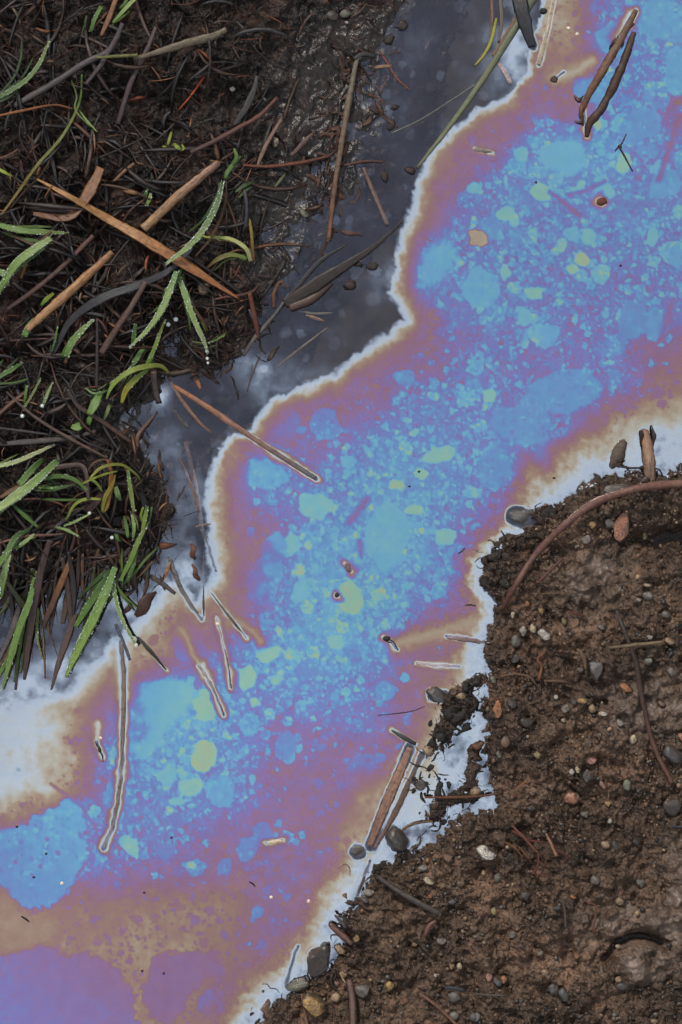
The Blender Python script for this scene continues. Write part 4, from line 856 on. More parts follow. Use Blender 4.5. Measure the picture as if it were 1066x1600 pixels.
for q, wd, c_ in (([(800, 1290), (818, 1308), (842, 1334)], [4, 5, 4], C(120, 70, 50)), ([(853, 1302), (862, 1320), (870, 1338)], [3, 6, 6], C(160, 110, 78)), ([(800, 1298), (825, 1312), (850, 1316)], [3, 4, 3], C(120, 52, 36)),
                  ([(842, 1334), (840, 1354), (828, 1368)], [3, 4, 3], C(110, 56, 40)), ([(856, 1330), (852, 1350), (848, 1362)], [3, 4, 2], C(96, 48, 36)), ([(868, 1328), (884, 1336), (882, 1350)], [3, 3, 2], C(100, 44, 34)),
                  ([(810, 1322), (822, 1336), (832, 1350)], [2, 3, 2], C(130, 76, 44)), ([(828, 1364), (846, 1368), (862, 1372)], [3, 3, 2], C(96, 50, 38)), ([(790, 1316), (806, 1326), (818, 1342)], [2, 3, 2], C(150, 90, 50))):
    stalk('root', None, None, q, [k * .8 for k in wd], tuple(np.array(c_) * [.62, .68, .8]), None, m_root, .9, 2.4, 3, parent=e, wob=.16)

# black wet root mats hanging from the shore into the water
def mat_of(name, label, spots, n, seed, col=C(30, 25, 23)):
    r = np.random.default_rng(seed); parts = []; col = np.array(col) * .75
    for k in range(int(n * 1.0)):
        cx, cy, sx, sy = spots[r.integers(len(spots))]; x, y = cx + r.normal(0, sx), cy + r.normal(0, sy); a = r.random() * 6.28
        z0 = max(float(gat(H, x, y)[0]), -.5); c_ = np.array(col) * r.uniform(.4, 1.6)
        if k % 3 == 0:
            s_ = r.choice([1.5, 2.5, 4, 6.5]); parts.append(lump('', '', '', x, y, s_ * r.uniform(.8, 2.2), s_, s_ * .35, tuple(c_), rough=1.1, seed=int(r.integers(1e6)), z=z0, rot=a, obj=False)); continue
        pts = [(x, y, z0 + r.uniform(-1, 3))]
        for _ in range(r.integers(2, 5)):
            a += r.normal(0, .8); ln = r.uniform(4, 11); x += ln * math.cos(a); y += ln * math.sin(a); pts.append((x, y, max(float(gat(H, x, y)[0]), -.5) + r.uniform(-1.5, 4)))
        w_ = r.choice([1.0, 1.6, 2.6, 4.5]); parts.append(blade_geo(pts, [w_ * .6, w_, w_ * .8, w_ * .4], .7, .1, .5, 6, .25, int(r.integers(1e6)), c_, c_ * r.uniform(.6, 1.8) + [.006, .002, 0]))
    o = mesh_px(name, parts, m_root, (spots[0][0], spots[0][1], 0)); return tag(o, label, 'root mat', 'black root mats along the gritty shore', 'stuff')
mat_of('root_mat', 'black shredded root mat spilling into the white water by the slate stone', [(740, 1068, 12, 8), (716, 1096, 14, 8), (708, 1124, 18, 12), (688, 1140, 14, 10), (690, 1160, 10, 8), (730, 1100, 10, 14)], 110, 5)
mat_of('root_mat', 'dark root mat with clods around the lower white pools', [(690, 1256, 8, 22), (712, 1246, 18, 10), (742, 1212, 6, 14), (655, 1225, 10, 10), (672, 1215, 14, 10), (726, 1232, 16, 8), (700, 1280, 16, 6), (676, 1178, 14, 8)], 90, 6)
mat_of('root_mat', 'black root fringe on the mound under the arched root', [(782, 900, 14, 22), (800, 862, 18, 8), (830, 846, 16, 6), (770, 890, 8, 14), (850, 805, 10, 6)], 120, 7, C(44, 33, 27))
mat_of('root_mat', 'wet dark root crumbs along the lowest part of the shore', [(545, 1430, 5, 18), (530, 1480, 8, 12), (500, 1526, 16, 8), (450, 1556, 16, 6), (590, 1362, 16, 8), (650, 1330, 14, 6), (420, 1588, 14, 8)], 90, 8, C(58, 44, 36))

# ------------------------------------------------------------------ pebbles
def stone_mesh(seed, angular):
    r = np.random.default_rng(seed); V = ico(3)[0] if seed not in _ic else _ic[seed]
    F = ICF
    if angular:
        D = r.normal(0, 1, (11, 3)); D /= np.linalg.norm(D, axis=1)[:, None]; t = r.uniform(.62, .95, 11)
        s_ = np.min(np.where(V @ D.T > .05, t / np.maximum(V @ D.T, .05), 9), 1); V = V * np.minimum(s_, 1.05)[:, None]
    k = np.zeros(len(V))
    for _ in range(6): k += np.sin(V @ (r.normal(0, 1, 3) * 2.0) + r.random() * 6)
    V = V * (1 + (.03 if angular else .06) * k)[:, None]
    me = bpy.data.meshes.new('pebble'); me.from_pydata(V.tolist(), [], F)
    me.polygons.foreach_set('use_smooth', np.full(len(me.polygons), not angular)); me.materials.append(m_stone); return me
_ic = {}; ICF = ico(3)[1]
STONES = [stone_mesh(300 + k, k % 2 == 0) for k in range(10)]
PAL = {'cream': (196, 180, 148), 'white': (206, 198, 186), 'pale grey': (158, 150, 140), 'grey': (110, 106, 100), 'slate': (72, 73, 77), 'dark': (52, 50, 50), 'ochre': (176, 140, 84), 'tan': (164, 136, 104), 'orange': (186, 120, 72),
       'olive': (136, 122, 74), 'pink': (164, 118, 106), 'brown': (112, 84, 64), 'green-grey': (112, 116, 100), 'salmon': (172, 114, 88)}
LM = [('arched red-brown root', 900, 805), ('blunt tan stake', 1012, 712), ('white angular stone', 760, 1334), ('orange-rimmed stone', 971, 821), ('pinkish white stone', 851, 992), ('long dark stick', 1000, 1085),
      ('rusty root tangle', 850, 1330), ('round mud hollow', 990, 1487), ('large ochre stone', 491, 1572), ('big black shore stone', 621, 1314), ('flat tan reed', 612, 1245), ('dark angular shore stone', 496, 1500),
      ('salmon stone', 893, 1247), ('red-brown reed stub', 551, 1566), ('slate shore stone', 684, 1088), ('dark slate stone', 930, 1047)]
def pebble_label(cx, cy, size, col, bank):
    sz = 'tiny' if size < 5.5 else 'small' if size < 8.5 else 'medium' if size < 12 else 'large'
    for n_, x, y in sorted(bank, key=lambda q: math.hypot(q[1] - cx, q[2] - cy)):
        d = math.hypot(x - cx, y - cy)
        if d < 9: continue
        dr = DIRS[int(round(math.atan2(cy - y, cx - x) / (math.pi / 4))) % 8]
        for far in (('close ' if d < 45 else '' if d < 110 else 'well '),):
            lab = f'{sz} {col} pebble {far}{dr} the {n_}'
            if lab not in USED: USED[lab] = 1; return lab
    return f'{sz} {col} pebble'
def pebble(cx, cy, rx, ry, col, label=None, z=None, ang=None, hz=.72, sink=.56, bank=None):
    r = np.random.default_rng(int(cx * 13 + cy)); o = bpy.data.objects.new('pebble', STONES[int(r.integers(5)) * 2 + (0 if (ang if ang is not None else r.random() < .72) else 1)]); COL.objects.link(o)
    rz = min(rx, ry) * hz
    zz = (float(gat(HT, cx, cy)[0]) * .4 + float(gat(H, cx, cy)[0]) * .6 if z is None else z) + rz * (1 - 2 * sink) + 1.0
    o.location = P(cx, cy, zz * S); k = S * (.96 if max(rx, ry) < 14 else 1.05)
    o.scale = (rx * k, ry * k, rz * k); o.rotation_euler = (r.uniform(-.25, .25), r.uniform(-.25, .25), r.uniform(-.3, .3))
    c_ = np.clip(s2l(PAL[col]) * .62 * r.uniform(.85, 1.12), 0, 1); o.color = (*c_, 1)
    tag(o, label or pebble_label(cx, cy, max(rx, ry), col, bank or LM), 'stone' if max(rx, ry) > 13 else 'pebble', 'pebbles on the gritty bank' if cx > 400 and cy > 700 else 'pebbles on the peat bank')
    return o
big = [(621, 1314, 19, 21, 'dark', 'big rounded black stone standing in the white water at the shore', 2, True), (559, 1331, 15, 15, 'dark', 'round dark stone under the water beside the flat tan reed', -13, True),
       (496, 1500, 20, 27, 'dark', 'big dark angular stone at the lowest shore pool', 3, True), (464, 1539, 19, 12, 'green-grey', 'wedge of olive grey stone below the dark angular shore stone', None, True),
       (491, 1572, 18, 21, 'ochre', 'large ochre stone crossed by a thin tan stick', None, True), (421, 1574, 17, 17, 'brown', 'brown dome of stone just under the water at the bottom edge', -13, True),
       (540, 1398, 10, 10, 'brown', 'round brown stone under water by the dark stem end', -9, True), (817, 809, 27, 17, 'slate', 'purple-grey rock just under the water left of the mound', -13, True),
       (684, 1088, 19, 13, 'slate', 'wet slate stone at the head of the black root mat', 0, True), (720, 1088, 9, 8, 'tan', 'tan stone nestled in the black root mat', 3, False), (670, 1174, 9, 8, 'tan', 'tan pebble at the end of the black sliver', 1, False),
       (971, 821, 14, 25, 'salmon', 'tall orange-rimmed stone set upright below the arched root', None, True), (963, 764, 18, 10, 'grey', 'flat grey stone lying right above the arched root', None, True),
       (760, 1334, 17, 13, 'white', 'white angular stone, the brightest on the gritty bank', None, True), (851, 992, 12, 12, 'white', 'pinkish white blocky stone near the upper shore', None, True), (930, 1047, 12, 16, 'slate', 'dark slate stone with a root standing at its left', None, True),
       (1052, 1180, 15, 17, 'slate', 'dark slate stone at the right edge near the stick end', None, True), (1050, 1260, 13, 15, 'dark', 'dark grey stone at the right edge below the stick end', None, True), (893, 1247, 12, 11, 'salmon', 'salmon stone above the rusty root tangle', None, False)]
for cx, cy, rx, ry, col, lab, z, ang in big: pebble(cx, cy, rx, ry, col, lab, z, ang, .75 if z is not None else .62, .3)
for cx, cy, rx, ry, col in ((801, 961, 4, 7, 'cream'), (822, 943, 6, 5, 'orange'), (845, 955, 5, 7, 'ochre'), (817, 985, 6, 8, 'white'), (833, 982, 6, 8, 'cream'), (882, 971, 5, 7, 'olive'), (806, 1002, 9, 10, 'grey'), (804, 1029, 9, 7, 'slate'),
        (1011, 914, 6, 4, 'cream'), (997, 937, 7, 5, 'pale grey'), (1012, 930, 9, 9, 'grey'), (1015, 995, 6, 5, 'pale grey'), (1047, 1002, 10, 8, 'tan'), (1012, 1031, 8, 9, 'green-grey'), (978, 1076, 13, 9, 'orange'), (907, 1046, 5, 5, 'grey'),
        (869, 1089, 3.5, 4, 'white'), (897, 1096, 5, 6, 'dark'), (910, 1095, 8, 5, 'ochre'), (883, 1107, 8, 7, 'pale grey'), (926, 1108, 7, 8, 'tan'), (943, 1116, 8, 5.5, 'white'), (969, 1129, 6, 7, 'pale grey'), (880, 1126, 4, 4, 'cream'), (855, 1156, 3.5, 4, 'white'),
        (777, 1108, 8, 14, 'orange'), (989, 1155, 6, 8, 'cream'), (839, 1179, 6, 8, 'olive'), (923, 1187, 10, 8, 'pink'), (893, 1206, 5, 5, 'white'), (903, 1203, 5, 7, 'cream'), (916, 1212, 8, 11, 'grey'), (980, 1226, 8, 10, 'green-grey'), (942, 1227, 6, 9, 'pink'),
        (1064, 1151, 6, 7, 'orange'), (949, 1256, 6, 5, 'ochre'), (953, 1283, 3.5, 4.5, 'white'), (913, 1273, 8, 6, 'grey'), (946, 1319, 8, 8, 'tan'), (962, 1322, 7, 10, 'slate'), (777, 1370, 6, 10, 'green-grey'), (994, 1315, 8, 7, 'dark'), (896, 1402, 6, 4.5, 'orange'),
        (870, 1419, 6, 4, 'slate'), (771, 1423, 5, 8, 'olive'), (844, 1489, 5, 4, 'pale grey'), (851, 1519, 7, 6, 'tan'), (764, 1526, 6, 11, 'pink'), (787, 1530, 5.5, 6, 'orange'), (778, 1535, 8, 9, 'slate'), (865, 1546, 9, 9, 'slate'), (882, 1555, 12, 13, 'slate'),
        (965, 1478, 4, 4, 'cream'), (972, 1542, 10, 7, 'dark'), (968, 1408, 8, 8, 'tan'), (745, 1590, 6, 8, 'grey'), (1021, 1596, 7, 5, 'tan'), (966, 1530, 6, 7, 'tan'), (532, 1485, 11, 9, 'tan'), (566, 1547, 12, 13, 'grey'), (525, 1559, 8, 8, 'tan'), (526, 1537, 5, 5, 'pink'),
        (537, 1522, 6, 6, 'tan'), (557, 1466, 6, 6, 'ochre'), (608, 1540, 8, 8, 'ochre'), (706, 1508, 6, 10, 'tan'), (718, 1510, 5, 6, 'cream'), (672, 1400, 4, 4, 'orange'), (670, 1377, 11, 6, 'cream'), (706, 1409, 7, 6, 'slate'), (741, 1590, 8, 8, 'slate'), (709, 1557, 10, 8, 'grey'),
        (709, 1588, 9, 8, 'grey'), (576, 1394, 9, 7, 'pale grey'), (571, 1407, 7, 6, 'dark'), (648, 1475, 4.5, 4, 'tan'), (680, 1524, 3.5, 3.5, 'white'), (952, 816, 8, 11, 'grey'), (925, 819, 6, 8, 'ochre'), (916, 843, 9, 8, 'grey'), (657, 1227, 10, 9, 'dark'),
        (743, 1237, 9, 8, 'tan'), (771, 1063, 7, 7, 'green-grey'), (780, 1180, 6, 7, 'grey'), (1008, 838, 5, 8, 'olive'), (836, 870, 7, 6, 'dark'), (800, 1100, 8, 10, 'dark'), (822, 1128, 10, 9, 'dark'), (790, 1160, 8, 10, 'brown'), (860, 1230, 7, 6, 'brown'), (830, 1262, 8, 6, 'dark'),
        (700, 1340, 7, 8, 'brown'), (660, 1356, 9, 7, 'grey'), (720, 1380, 6, 6, 'brown'), (620, 1440, 8, 7, 'brown'), (690, 1470, 8, 7, 'grey'), (740, 1450, 7, 8, 'brown'), (800, 1460, 7, 6, 'grey'), (820, 1400, 8, 8, 'dark'), (930, 1375, 8, 8, 'grey'), (1000, 1380, 9, 8, 'grey'),
        (1034, 1100, 7, 6, 'brown'), (1050, 1050, 8, 7, 'grey'), (940, 980, 7, 6, 'grey'), (962, 905, 7, 6, 'brown'), (1040, 960, 7, 6, 'grey')):
    pebble(cx, cy, rx, ry, col)
LML = [('upright grey-green stem', 535, 240), ('tan spear-shaped leaf', 215, 375), ('curled dark leaf', 530, 420)]
for cx, cy, rx, ry, col, lab in ((428, 221, 8, 8, 'cream', 'cream pebble beside a brown straw on the peat bank'), (476, 335, 9, 9, 'green-grey', 'square green-grey stone in the wet mud flat'), (540, 22, 9, 7, 'green-grey', 'grey-green pebble near the top edge of the peat bank'),
        (541, 36, 4, 3, 'white', 'tiny white chip under the grey-green pebble at the top'), (363, 139, 5, 5, 'white', 'tiny white chip on the dark peat near the top'), (318, 450, 10, 12, 'tan', 'tan chip under the tip of the spear-shaped leaf'), (520, 25, 10, 9, 'dark', 'dark round pebble left of the grey-green one at the top')):
    pebble(cx, cy, rx, ry, col, lab, bank=LML, hz=.5, ang='square' in lab or 'chip' in lab).location.z += 2.5 * S
# finer grit, past counting
def grit(name, label, n, region, seed, sizes, cols, inten):
    r = np.random.default_rng(seed); V0, F0 = IC1; V0n = V0; vs = []; ts = []; als = []; cnt = 0; x0, y0, x1, y1 = region; tries = 0
    F = np.array(F0); fs = []
    X, Y = r.uniform(x0, x1, n * 6), r.uniform(y0, y1, n * 6); d = gat(dR, X, Y); keep = (d > 4) & (r.random(n * 6) < np.clip(.35 + .9 * fbm(X, Y, 110, 2, 300), .05, 1)) & (gat(smear, X, Y) < .45 * r.random(n * 6) + .1)
    X, Y = X[keep][:n], Y[keep][:n]; Z = gat(H, X, Y)
    cols = [s2l(PAL[c_]) * .5 for c_ in cols]
    for i in range(len(X)):
        s_ = r.choice(sizes) * r.uniform(.7, 1.3); q = V0 * r.uniform(.75, 1.3, (len(V0), 1)) * (s_ * np.array([r.uniform(.8, 1.4), r.uniform(.8, 1.2), .7])); a = r.random() * 6.28; c, sn = math.cos(a), math.sin(a)
        vs.append(np.column_stack([q[:, 0] * c - q[:, 1] * sn + X[i], q[:, 0] * sn + q[:, 1] * c + Y[i], q[:, 2] + Z[i] + s_ * .25])); ts.append(np.tile(cols[r.integers(len(cols))] * r.uniform(.5, 1.15), (len(V0), 1)))
    V = np.vstack(vs); nv = len(V0); Fa = (F[None] + (np.arange(len(X)) * nv)[:, None, None]).reshape(-1, 3)
    z = V[:, 2] * S; f = (CAMH - z) / CAMH; co = np.column_stack([(V[:, 0] - 533) * S * f, (800 - V[:, 1]) * S * f, z])
    me = bpy.data.meshes.new(name); me.vertices.add(len(co)); me.vertices.foreach_set('co', co.astype(np.float32).ravel()); Fa = Fa[:, ::-1]
    me.loops.add(Fa.size); me.loops.foreach_set('vertex_index', Fa.astype(np.int32).ravel()); me.polygons.add(len(Fa)); me.polygons.foreach_set('loop_start', np.arange(0, Fa.size, 3, dtype=np.int32)); me.update(calc_edges=True)
    a = me.attributes.new('tint', 'FLOAT_COLOR', 'POINT'); a.data.foreach_set('color', np.hstack([np.vstack(ts), np.ones((len(co), 1))]).astype(np.float32).ravel()); me.materials.append(m_grit)
    o = bpy.data.objects.new(name, me); COL.objects.link(o); tag(o, label, 'grit', None, 'stuff'); return o
grit('grit', 'fine grit and sand grains strewn over the gritty mud bank', 2600, (395, 700, 1090, 1624), 9, [1.2, 1.6, 2.2, 3.2], ['brown', 'brown', 'brown', 'dark', 'dark', 'brown', 'dark', 'grey', 'tan', 'brown'], 1)

# ------------------------------------------------------------------ the peat bank: dead leaves and straws
D = [  # name, label, category, points, widths, colour, colour at the end, lift, flat
 ('dead_leaf', 'long tan spear-shaped dead leaf slanting across the peat, orange at its tip', 'dead leaf', [(58, 280), (110, 308), (165, 340), (225, 374), (300, 420), (374, 467)], [3, 12, 17, 20, 15, 3], C(168, 126, 76), C(140, 84, 42), 16, .18),
 ('straw', 'thick ochre straw with a pale broken end below the spear-shaped leaf', 'straw', [(42, 516), (72, 488), (120, 446), (176, 394)], [11, 18, 17, 11], C(166, 126, 84), C(150, 104, 62), 12, .5),
 ('straw', 'thick tan straw lying behind the spear-shaped leaf to its upper right', 'straw', [(224, 358), (268, 316), (305, 284), (342, 254)], [16, 17, 17, 13], C(150, 116, 74), C(140, 104, 84), 9, .5),
 ('dead_leaf', 'bent tan leaf folded behind the upper end of the spear-shaped leaf', 'dead leaf', [(158, 262), (146, 288), (128, 318), (104, 340), (52, 334)], [15, 22, 17, 15, 7], C(130, 88, 52), C(112, 76, 52), 7, .2),
 ('stalk', 'grey-tan flattened stalk near the top with a green sheath at its left', 'stalk', [(210, 92), (245, 82), (290, 68), (330, 58), (354, 46)], [7, 11, 15, 17, 10], C(96, 80, 62), C(112, 102, 82), 11, .35),
 ('stalk', 'thin yellow-green stem joined to the grey-tan stalk', 'stem', [(150, 90), (180, 88), (216, 86)], [3, 6, 6], C(110, 112, 48), C(96, 92, 50), 12, .8),
 ('straw', 'purple-brown straw standing below the grey-tan stalk', 'straw', [(244, 42), (228, 82), (205, 128), (184, 194)], [6, 9, 10, 9], C(92, 74, 74), C(66, 48, 50), 7, .6),
 ('straw', 'long dark purple straw running from the top to the left edge', 'straw', [(192, 36), (172, 78), (130, 100), (84, 130), (20, 166)], [8, 13, 12, 12, 10], C(60, 50, 54), C(52, 42, 42), 6, .5),
 ('straw', 'dark straw crossing the purple ones near the top left', 'straw', [(184, 56), (160, 98), (134, 132)], [10, 9, 6], C(74, 62, 64), C(60, 50, 50), 9, .5),
 ('straw', 'orange-brown straw at the top edge right of a green blade', 'straw', [(184, -8), (172, 24), (158, 56)], [9, 10, 7], C(136, 88, 52), C(110, 70, 46), 8, .5),
 ('twig', 'thin orange twig at the left edge beneath the dewy stem', 'twig', [(-8, 182), (40, 172), (84, 164), (114, 170)], [4, 5, 4, 3], C(150, 96, 52), C(120, 76, 50), 9, .9),
 ('twig', 'bright orange-red needle on the dark peat right of the stalk', 'twig', [(279, 172), (298, 150), (319, 120)], [2, 4, 3], C(168, 66, 26), C(180, 80, 34), 4, .9),
 ('dead_sedge', 'black folded wet leaf sweeping under the dewy blades', 'leaf', [(300, 388), (262, 424), (214, 446), (160, 466), (112, 500), (84, 552)], [6, 11, 14, 17, 13, 6], C(48, 50, 56), C(40, 38, 40), 8, .2),
 ('straw', 'brown straw lying alongside the black folded leaf', 'straw', [(228, 440), (206, 478), (182, 514), (158, 552)], [9, 11, 12, 12], C(84, 62, 50), C(78, 54, 44), 6, .5),
 ('straw', 'long dim brown straw left of the thick ochre straw', 'straw', [(146, 368), (96, 418), (50, 456), (10, 484)], [8, 9, 9, 8], C(92, 58, 46), C(64, 46, 40), 6, .6),
 ('twig', 'curved red-brown twig on the peat above the tan straw', 'twig', [(434, 152), (404, 182), (372, 200), (336, 220), (298, 238)], [5, 8, 9, 9, 7], C(104, 62, 50), C(72, 52, 46), 7, .8),
 ('leaf', 'two-ribbed grey-black leaf beside the curved red-brown twig', 'leaf', [(402, 118), (396, 142), (382, 172), (364, 196)], [6, 12, 12, 6], C(60, 58, 60), C(48, 46, 46), 5, .25),
 ('straw', 'pale brown straw leaning beside the cream pebble', 'straw', [(440, 186), (422, 216), (408, 244), (402, 262)], [4, 8, 8, 5], C(116, 84, 66), C(120, 92, 74), 7, .5),
 ('twig', 'thin red twig lying flat left of the upright stem', 'twig', [(380, 258), (420, 260), (470, 254), (515, 244)], [4, 6, 6, 5], C(110, 60, 42), C(96, 54, 36), 5, .8),
 ('twig', 'red-brown twig running from the upright stem into dark water', 'twig', [(538, 258), (570, 252), (602, 253)], [4, 5, 3], C(92, 56, 50), None, 3, .8),
 ('leaf', 'dark pointed leaf floating in the mud pool left of the upright stem', 'leaf', [(454, 244), (472, 226), (494, 204)], [5, 11, 4], C(64, 40, 32), C(84, 54, 42), 3, .3),
 ('straw', 'short pale tan straw snippet near the tan leaf fold', 'straw', [(178, 283), (194, 268), (210, 255)], [5, 6, 5], C(142, 106, 76), None, 9, .5),
 ('straw', 'stubby tan straw end right of the spear-shaped leaf', 'straw', [(192, 296), (204, 300), (214, 302)], [7, 9, 7], C(138, 96, 54), None, 6, .5),
 ('root', 'red-brown root strip hanging at the water corner', 'root', [(390, 458), (396, 486), (402, 516), (404, 532)], [7, 9, 10, 5], C(104, 54, 32), C(80, 46, 34), 5, .5),
 ('root', 'brown loop of root right of the hanging root strip', 'root', [(428, 482), (428, 460), (438, 440), (446, 450)], [5, 8, 7, 4], C(104, 68, 44), None, 3, .6),
 ('stalk', 'dark wood strip leaning toward the water near the corner', 'stalk', [(380, 556), (398, 528), (432, 488), (452, 458)], [7, 8, 6, 4], C(66, 58, 56), C(84, 80, 82), 4, .5),
 ('twig', 'orange-brown twig among the roots left of the corner', 'twig', [(335, 468), (352, 464), (372, 462), (394, 456), (404, 446)], [3, 5, 6, 6, 4], C(96, 56, 36), C(66, 44, 34), 5, .8),
 ('straw', 'yellowish dead blade standing at the foot of the pale curved blades', 'straw', [(396, 408), (394, 378), (391, 348), (386, 338)], [6, 7, 6, 4], C(104, 62, 28), C(140, 134, 40), 7, .4),
 ('stalk', 'upright dark straw above the wide green stub', 'stem', [(152, 498), (152, 550), (151, 608)], [5, 6, 5], C(62, 50, 48), None, 9, .8),
 ('straw', 'long dark straw crossing toward the pools on the left bank', 'straw', [(10, 612), (50, 648), (100, 680), (168, 716)], [4, 6, 6, 4], C(70, 58, 52), C(92, 66, 52), 8, .7),
 ('straw', 'flat dark grey straw lying above the left cluster of blades', 'straw', [(-8, 694), (50, 690), (108, 684), (150, 674)], [8, 11, 10, 6], C(56, 50, 48), C(66, 56, 50), 6, .4),
 ('straw', 'thin grey straw just above the flat dark grey one', 'straw', [(-8, 668), (40, 674), (96, 682)], [4, 5, 3], C(70, 66, 64), None, 9, .7),
 ('straw', 'dark leaf straw bending into the small pools', 'straw', [(106, 608), (122, 634), (150, 652), (206, 692)], [6, 9, 8, 6], C(60, 46, 40), C(80, 58, 48), 8, .4),
 ('straw', 'curved brown straw standing between the small pools', 'straw', [(214, 700), (216, 680), (232, 660), (246, 644)], [6, 8, 7, 4], C(104, 66, 46), C(66, 52, 46), 5, .6),
 ('straw', 'grey-brown reed leg rising from the white pool', 'straw', [(240, 580), (242, 606), (248, 630)], [10, 12, 10], C(92, 74, 64), C(70, 60, 56), 4, .5),
 ('straw', 'brown drooping dead blade over the arching yellow ones', 'straw', [(64, 738), (104, 728), (132, 732), (138, 780)], [8, 10, 8, 6], C(84, 64, 54), C(60, 46, 42), 12, .3),
 ('straw', 'orange-yellow withered blade rising among the arching ones', 'straw', [(168, 718), (174, 744), (168, 790), (160, 800)], [4, 10, 8, 5], C(150, 88, 34), C(140, 112, 40), 14, .25),
 ('leaf', 'broad dark red leaf under the withered orange blade', 'leaf', [(168, 766), (152, 782), (136, 800)], [10, 14, 12], C(70, 38, 28), None, 9, .2),
 ('straw', 'slender dark brown straw on the lower peat bank edge', 'straw', [(0, 848), (40, 838), (78, 836), (100, 834)], [4, 5, 5, 3], C(120, 78, 60), C(90, 60, 48), 9, .7),
 ('dead_sedge', 'long purplish dead blade drooping to the water among green ones', 'dead blade', [(78, 844), (62, 900), (48, 976), (38, 1062)], [9, 15, 15, 5], C(66, 44, 40), C(72, 54, 50), 8, .25),
 ('dead_sedge', 'dead brown blade with an orange edge hanging above the white pool', 'dead blade', [(112, 870), (96, 910), (82, 944), (66, 982)], [8, 12, 11, 7], C(130, 84, 44), C(58, 42, 36), 8, .25),
 ('dead_sedge', 'dark dead blade hanging right of the orange-edged one', 'dead blade', [(112, 900), (104, 940), (98, 975)], [10, 12, 6], C(58, 44, 34), C(80, 60, 40), 6, .25),
 ('dead_sedge', 'brown dead blade hanging between the dewy blade and the dead ones', 'dead blade', [(118, 960), (104, 1000), (92, 1035), (80, 1078)], [9, 12, 10, 3], C(76, 54, 48), C(84, 66, 60), 5, .25),
 ('dead_sedge', 'pale mauve dead blade fading into the water at the left edge', 'dead blade', [(34, 930), (24, 970), (10, 1006), (-6, 1040)], [8, 11, 9, 5], C(84, 70, 68), C(92, 84, 90), 5, .25),
 ('straw', 'thin tan straw hanging straight into the white pool', 'straw', [(62, 955), (68, 1000), (70, 1060)], [3, 3, 2], C(96, 96, 60), C(130, 96, 76), 6, .8),
 ('straw', 'thin dark straw at the left edge of the lowest pool', 'straw', [(30, 1022), (27, 1050), (24, 1078)], [4, 5, 4], C(84, 62, 56), None, 5, .8),
]
for n_, lab, cat, q, wd, c1, c2, lift, fl_ in D:
    c1 = np.array(c1) * [.8, .8, .84]; c2 = np.array(c2 if c2 is not None else c1) * [.8, .8, .84]
    stalk(n_, lab, cat, q, [k * .88 for k in wd], c1, c2, m_root if cat in ('root', 'twig') else m_straw, fl_, lift * .6, 2 if len(q) > 3 else 0, wob=.08, fold=.25 if fl_ < .3 else 0)

# ------------------------------------------------------------------ live grass
GR, GD, PALE, YG, DG = C(96, 132, 62), C(58, 92, 42), C(150, 172, 118), C(138, 152, 58), C(66, 92, 60)
tuft('dewy pale blade curving down from the left edge near the top', (-4, 152), [([(-10, 156), (16, 142), (42, 124), (62, 98), (77, 64)], [8, 9, 9, 8, 4], GD, PALE, .7, 12, 6)])
tuft('long thin green rush blade rising from the left edge past the tan leaf fold', (2, 336), [([(2, 336), (30, 298), (60, 256), (98, 212), (124, 160), (128, 116)], [4, 6, 6, 6, 5, 3], C(120, 92, 50), GR, 0, 12, 6),
     ([(112, 126), (120, 150), (118, 172), (142, 198)], [2, 3, 3, 2], GD, PALE, 0, 12, 2), ([(124, 172), (134, 186), (152, 206)], [3, 4, 2], GR, PALE, 0, 10, 2)])
tuft('two green blade stubs at the top edge', (150, 20), [([(142, 50), (148, 30), (158, 10)], [7, 9, 8], GD, GR, .2, 9, 2), ([(176, 36), (192, 18), (214, -6)], [5, 8, 9], GR, PALE, 0, 10, 2), ([(186, 14), (196, 4), (200, -8)], [5, 6, 6], DG, GR, 0, 8, 2)])
tuft('dew-covered blade arching over the tip of the spear-shaped leaf', (346, 292), [([(348, 284), (340, 316), (322, 352), (296, 384), (260, 412)], [7, 11, 12, 11, 5], GD, PALE, 2.4, 16, 12), ([(366, 232), (370, 246), (362, 258)], [4, 8, 6], GR, GD, 0, 8, 2), ([(376, 244), (368, 254), (356, 262)], [4, 6, 5], GR, GD, 0, 6, 2), ([(352, 280), (356, 268), (366, 256)], [7, 8, 5], GD, GR, 0, 8, 2)])
tuft('pale yellow-white curved blades right of the spear-shaped leaf', (392, 406), [([(392, 408), (384, 388), (362, 374), (338, 371), (320, 370), (313, 362)], [8, 8, 8, 7, 5, 3], C(190, 190, 150), C(140, 158, 60), 0, 11, 8), ([(386, 404), (364, 398), (342, 404), (322, 420)], [6, 9, 9, 4], C(120, 140, 70), C(100, 70, 44), 0, 8, 5), ([(318, 370), (304, 378), (294, 384)], [4, 7, 4], GR, GD, 0, 6, 2)])
tuft('pair of dewy blades below the tip of the spear-shaped leaf', (278, 430), [([(276, 424), (266, 452), (254, 482), (232, 514), (204, 542)], [9, 13, 13, 9, 4], GR, PALE, 2.0, 15, 12), ([(280, 434), (290, 462), (302, 496), (316, 526), (325, 552)], [8, 12, 11, 9, 4], GR, C(160, 176, 120), 2.4, 14, 10), ([(262, 450), (258, 462), (256, 470)], [8, 12, 6], GR, GR, 0, 9, 3)])
tuft('sprig with a tiny bud crossing the dewy blade tip', (300, 532), [([(300, 533), (318, 536), (336, 532), (352, 522)], [2, 2.4, 2.4, 5], C(96, 110, 60), GR, .2, 11, 4)])
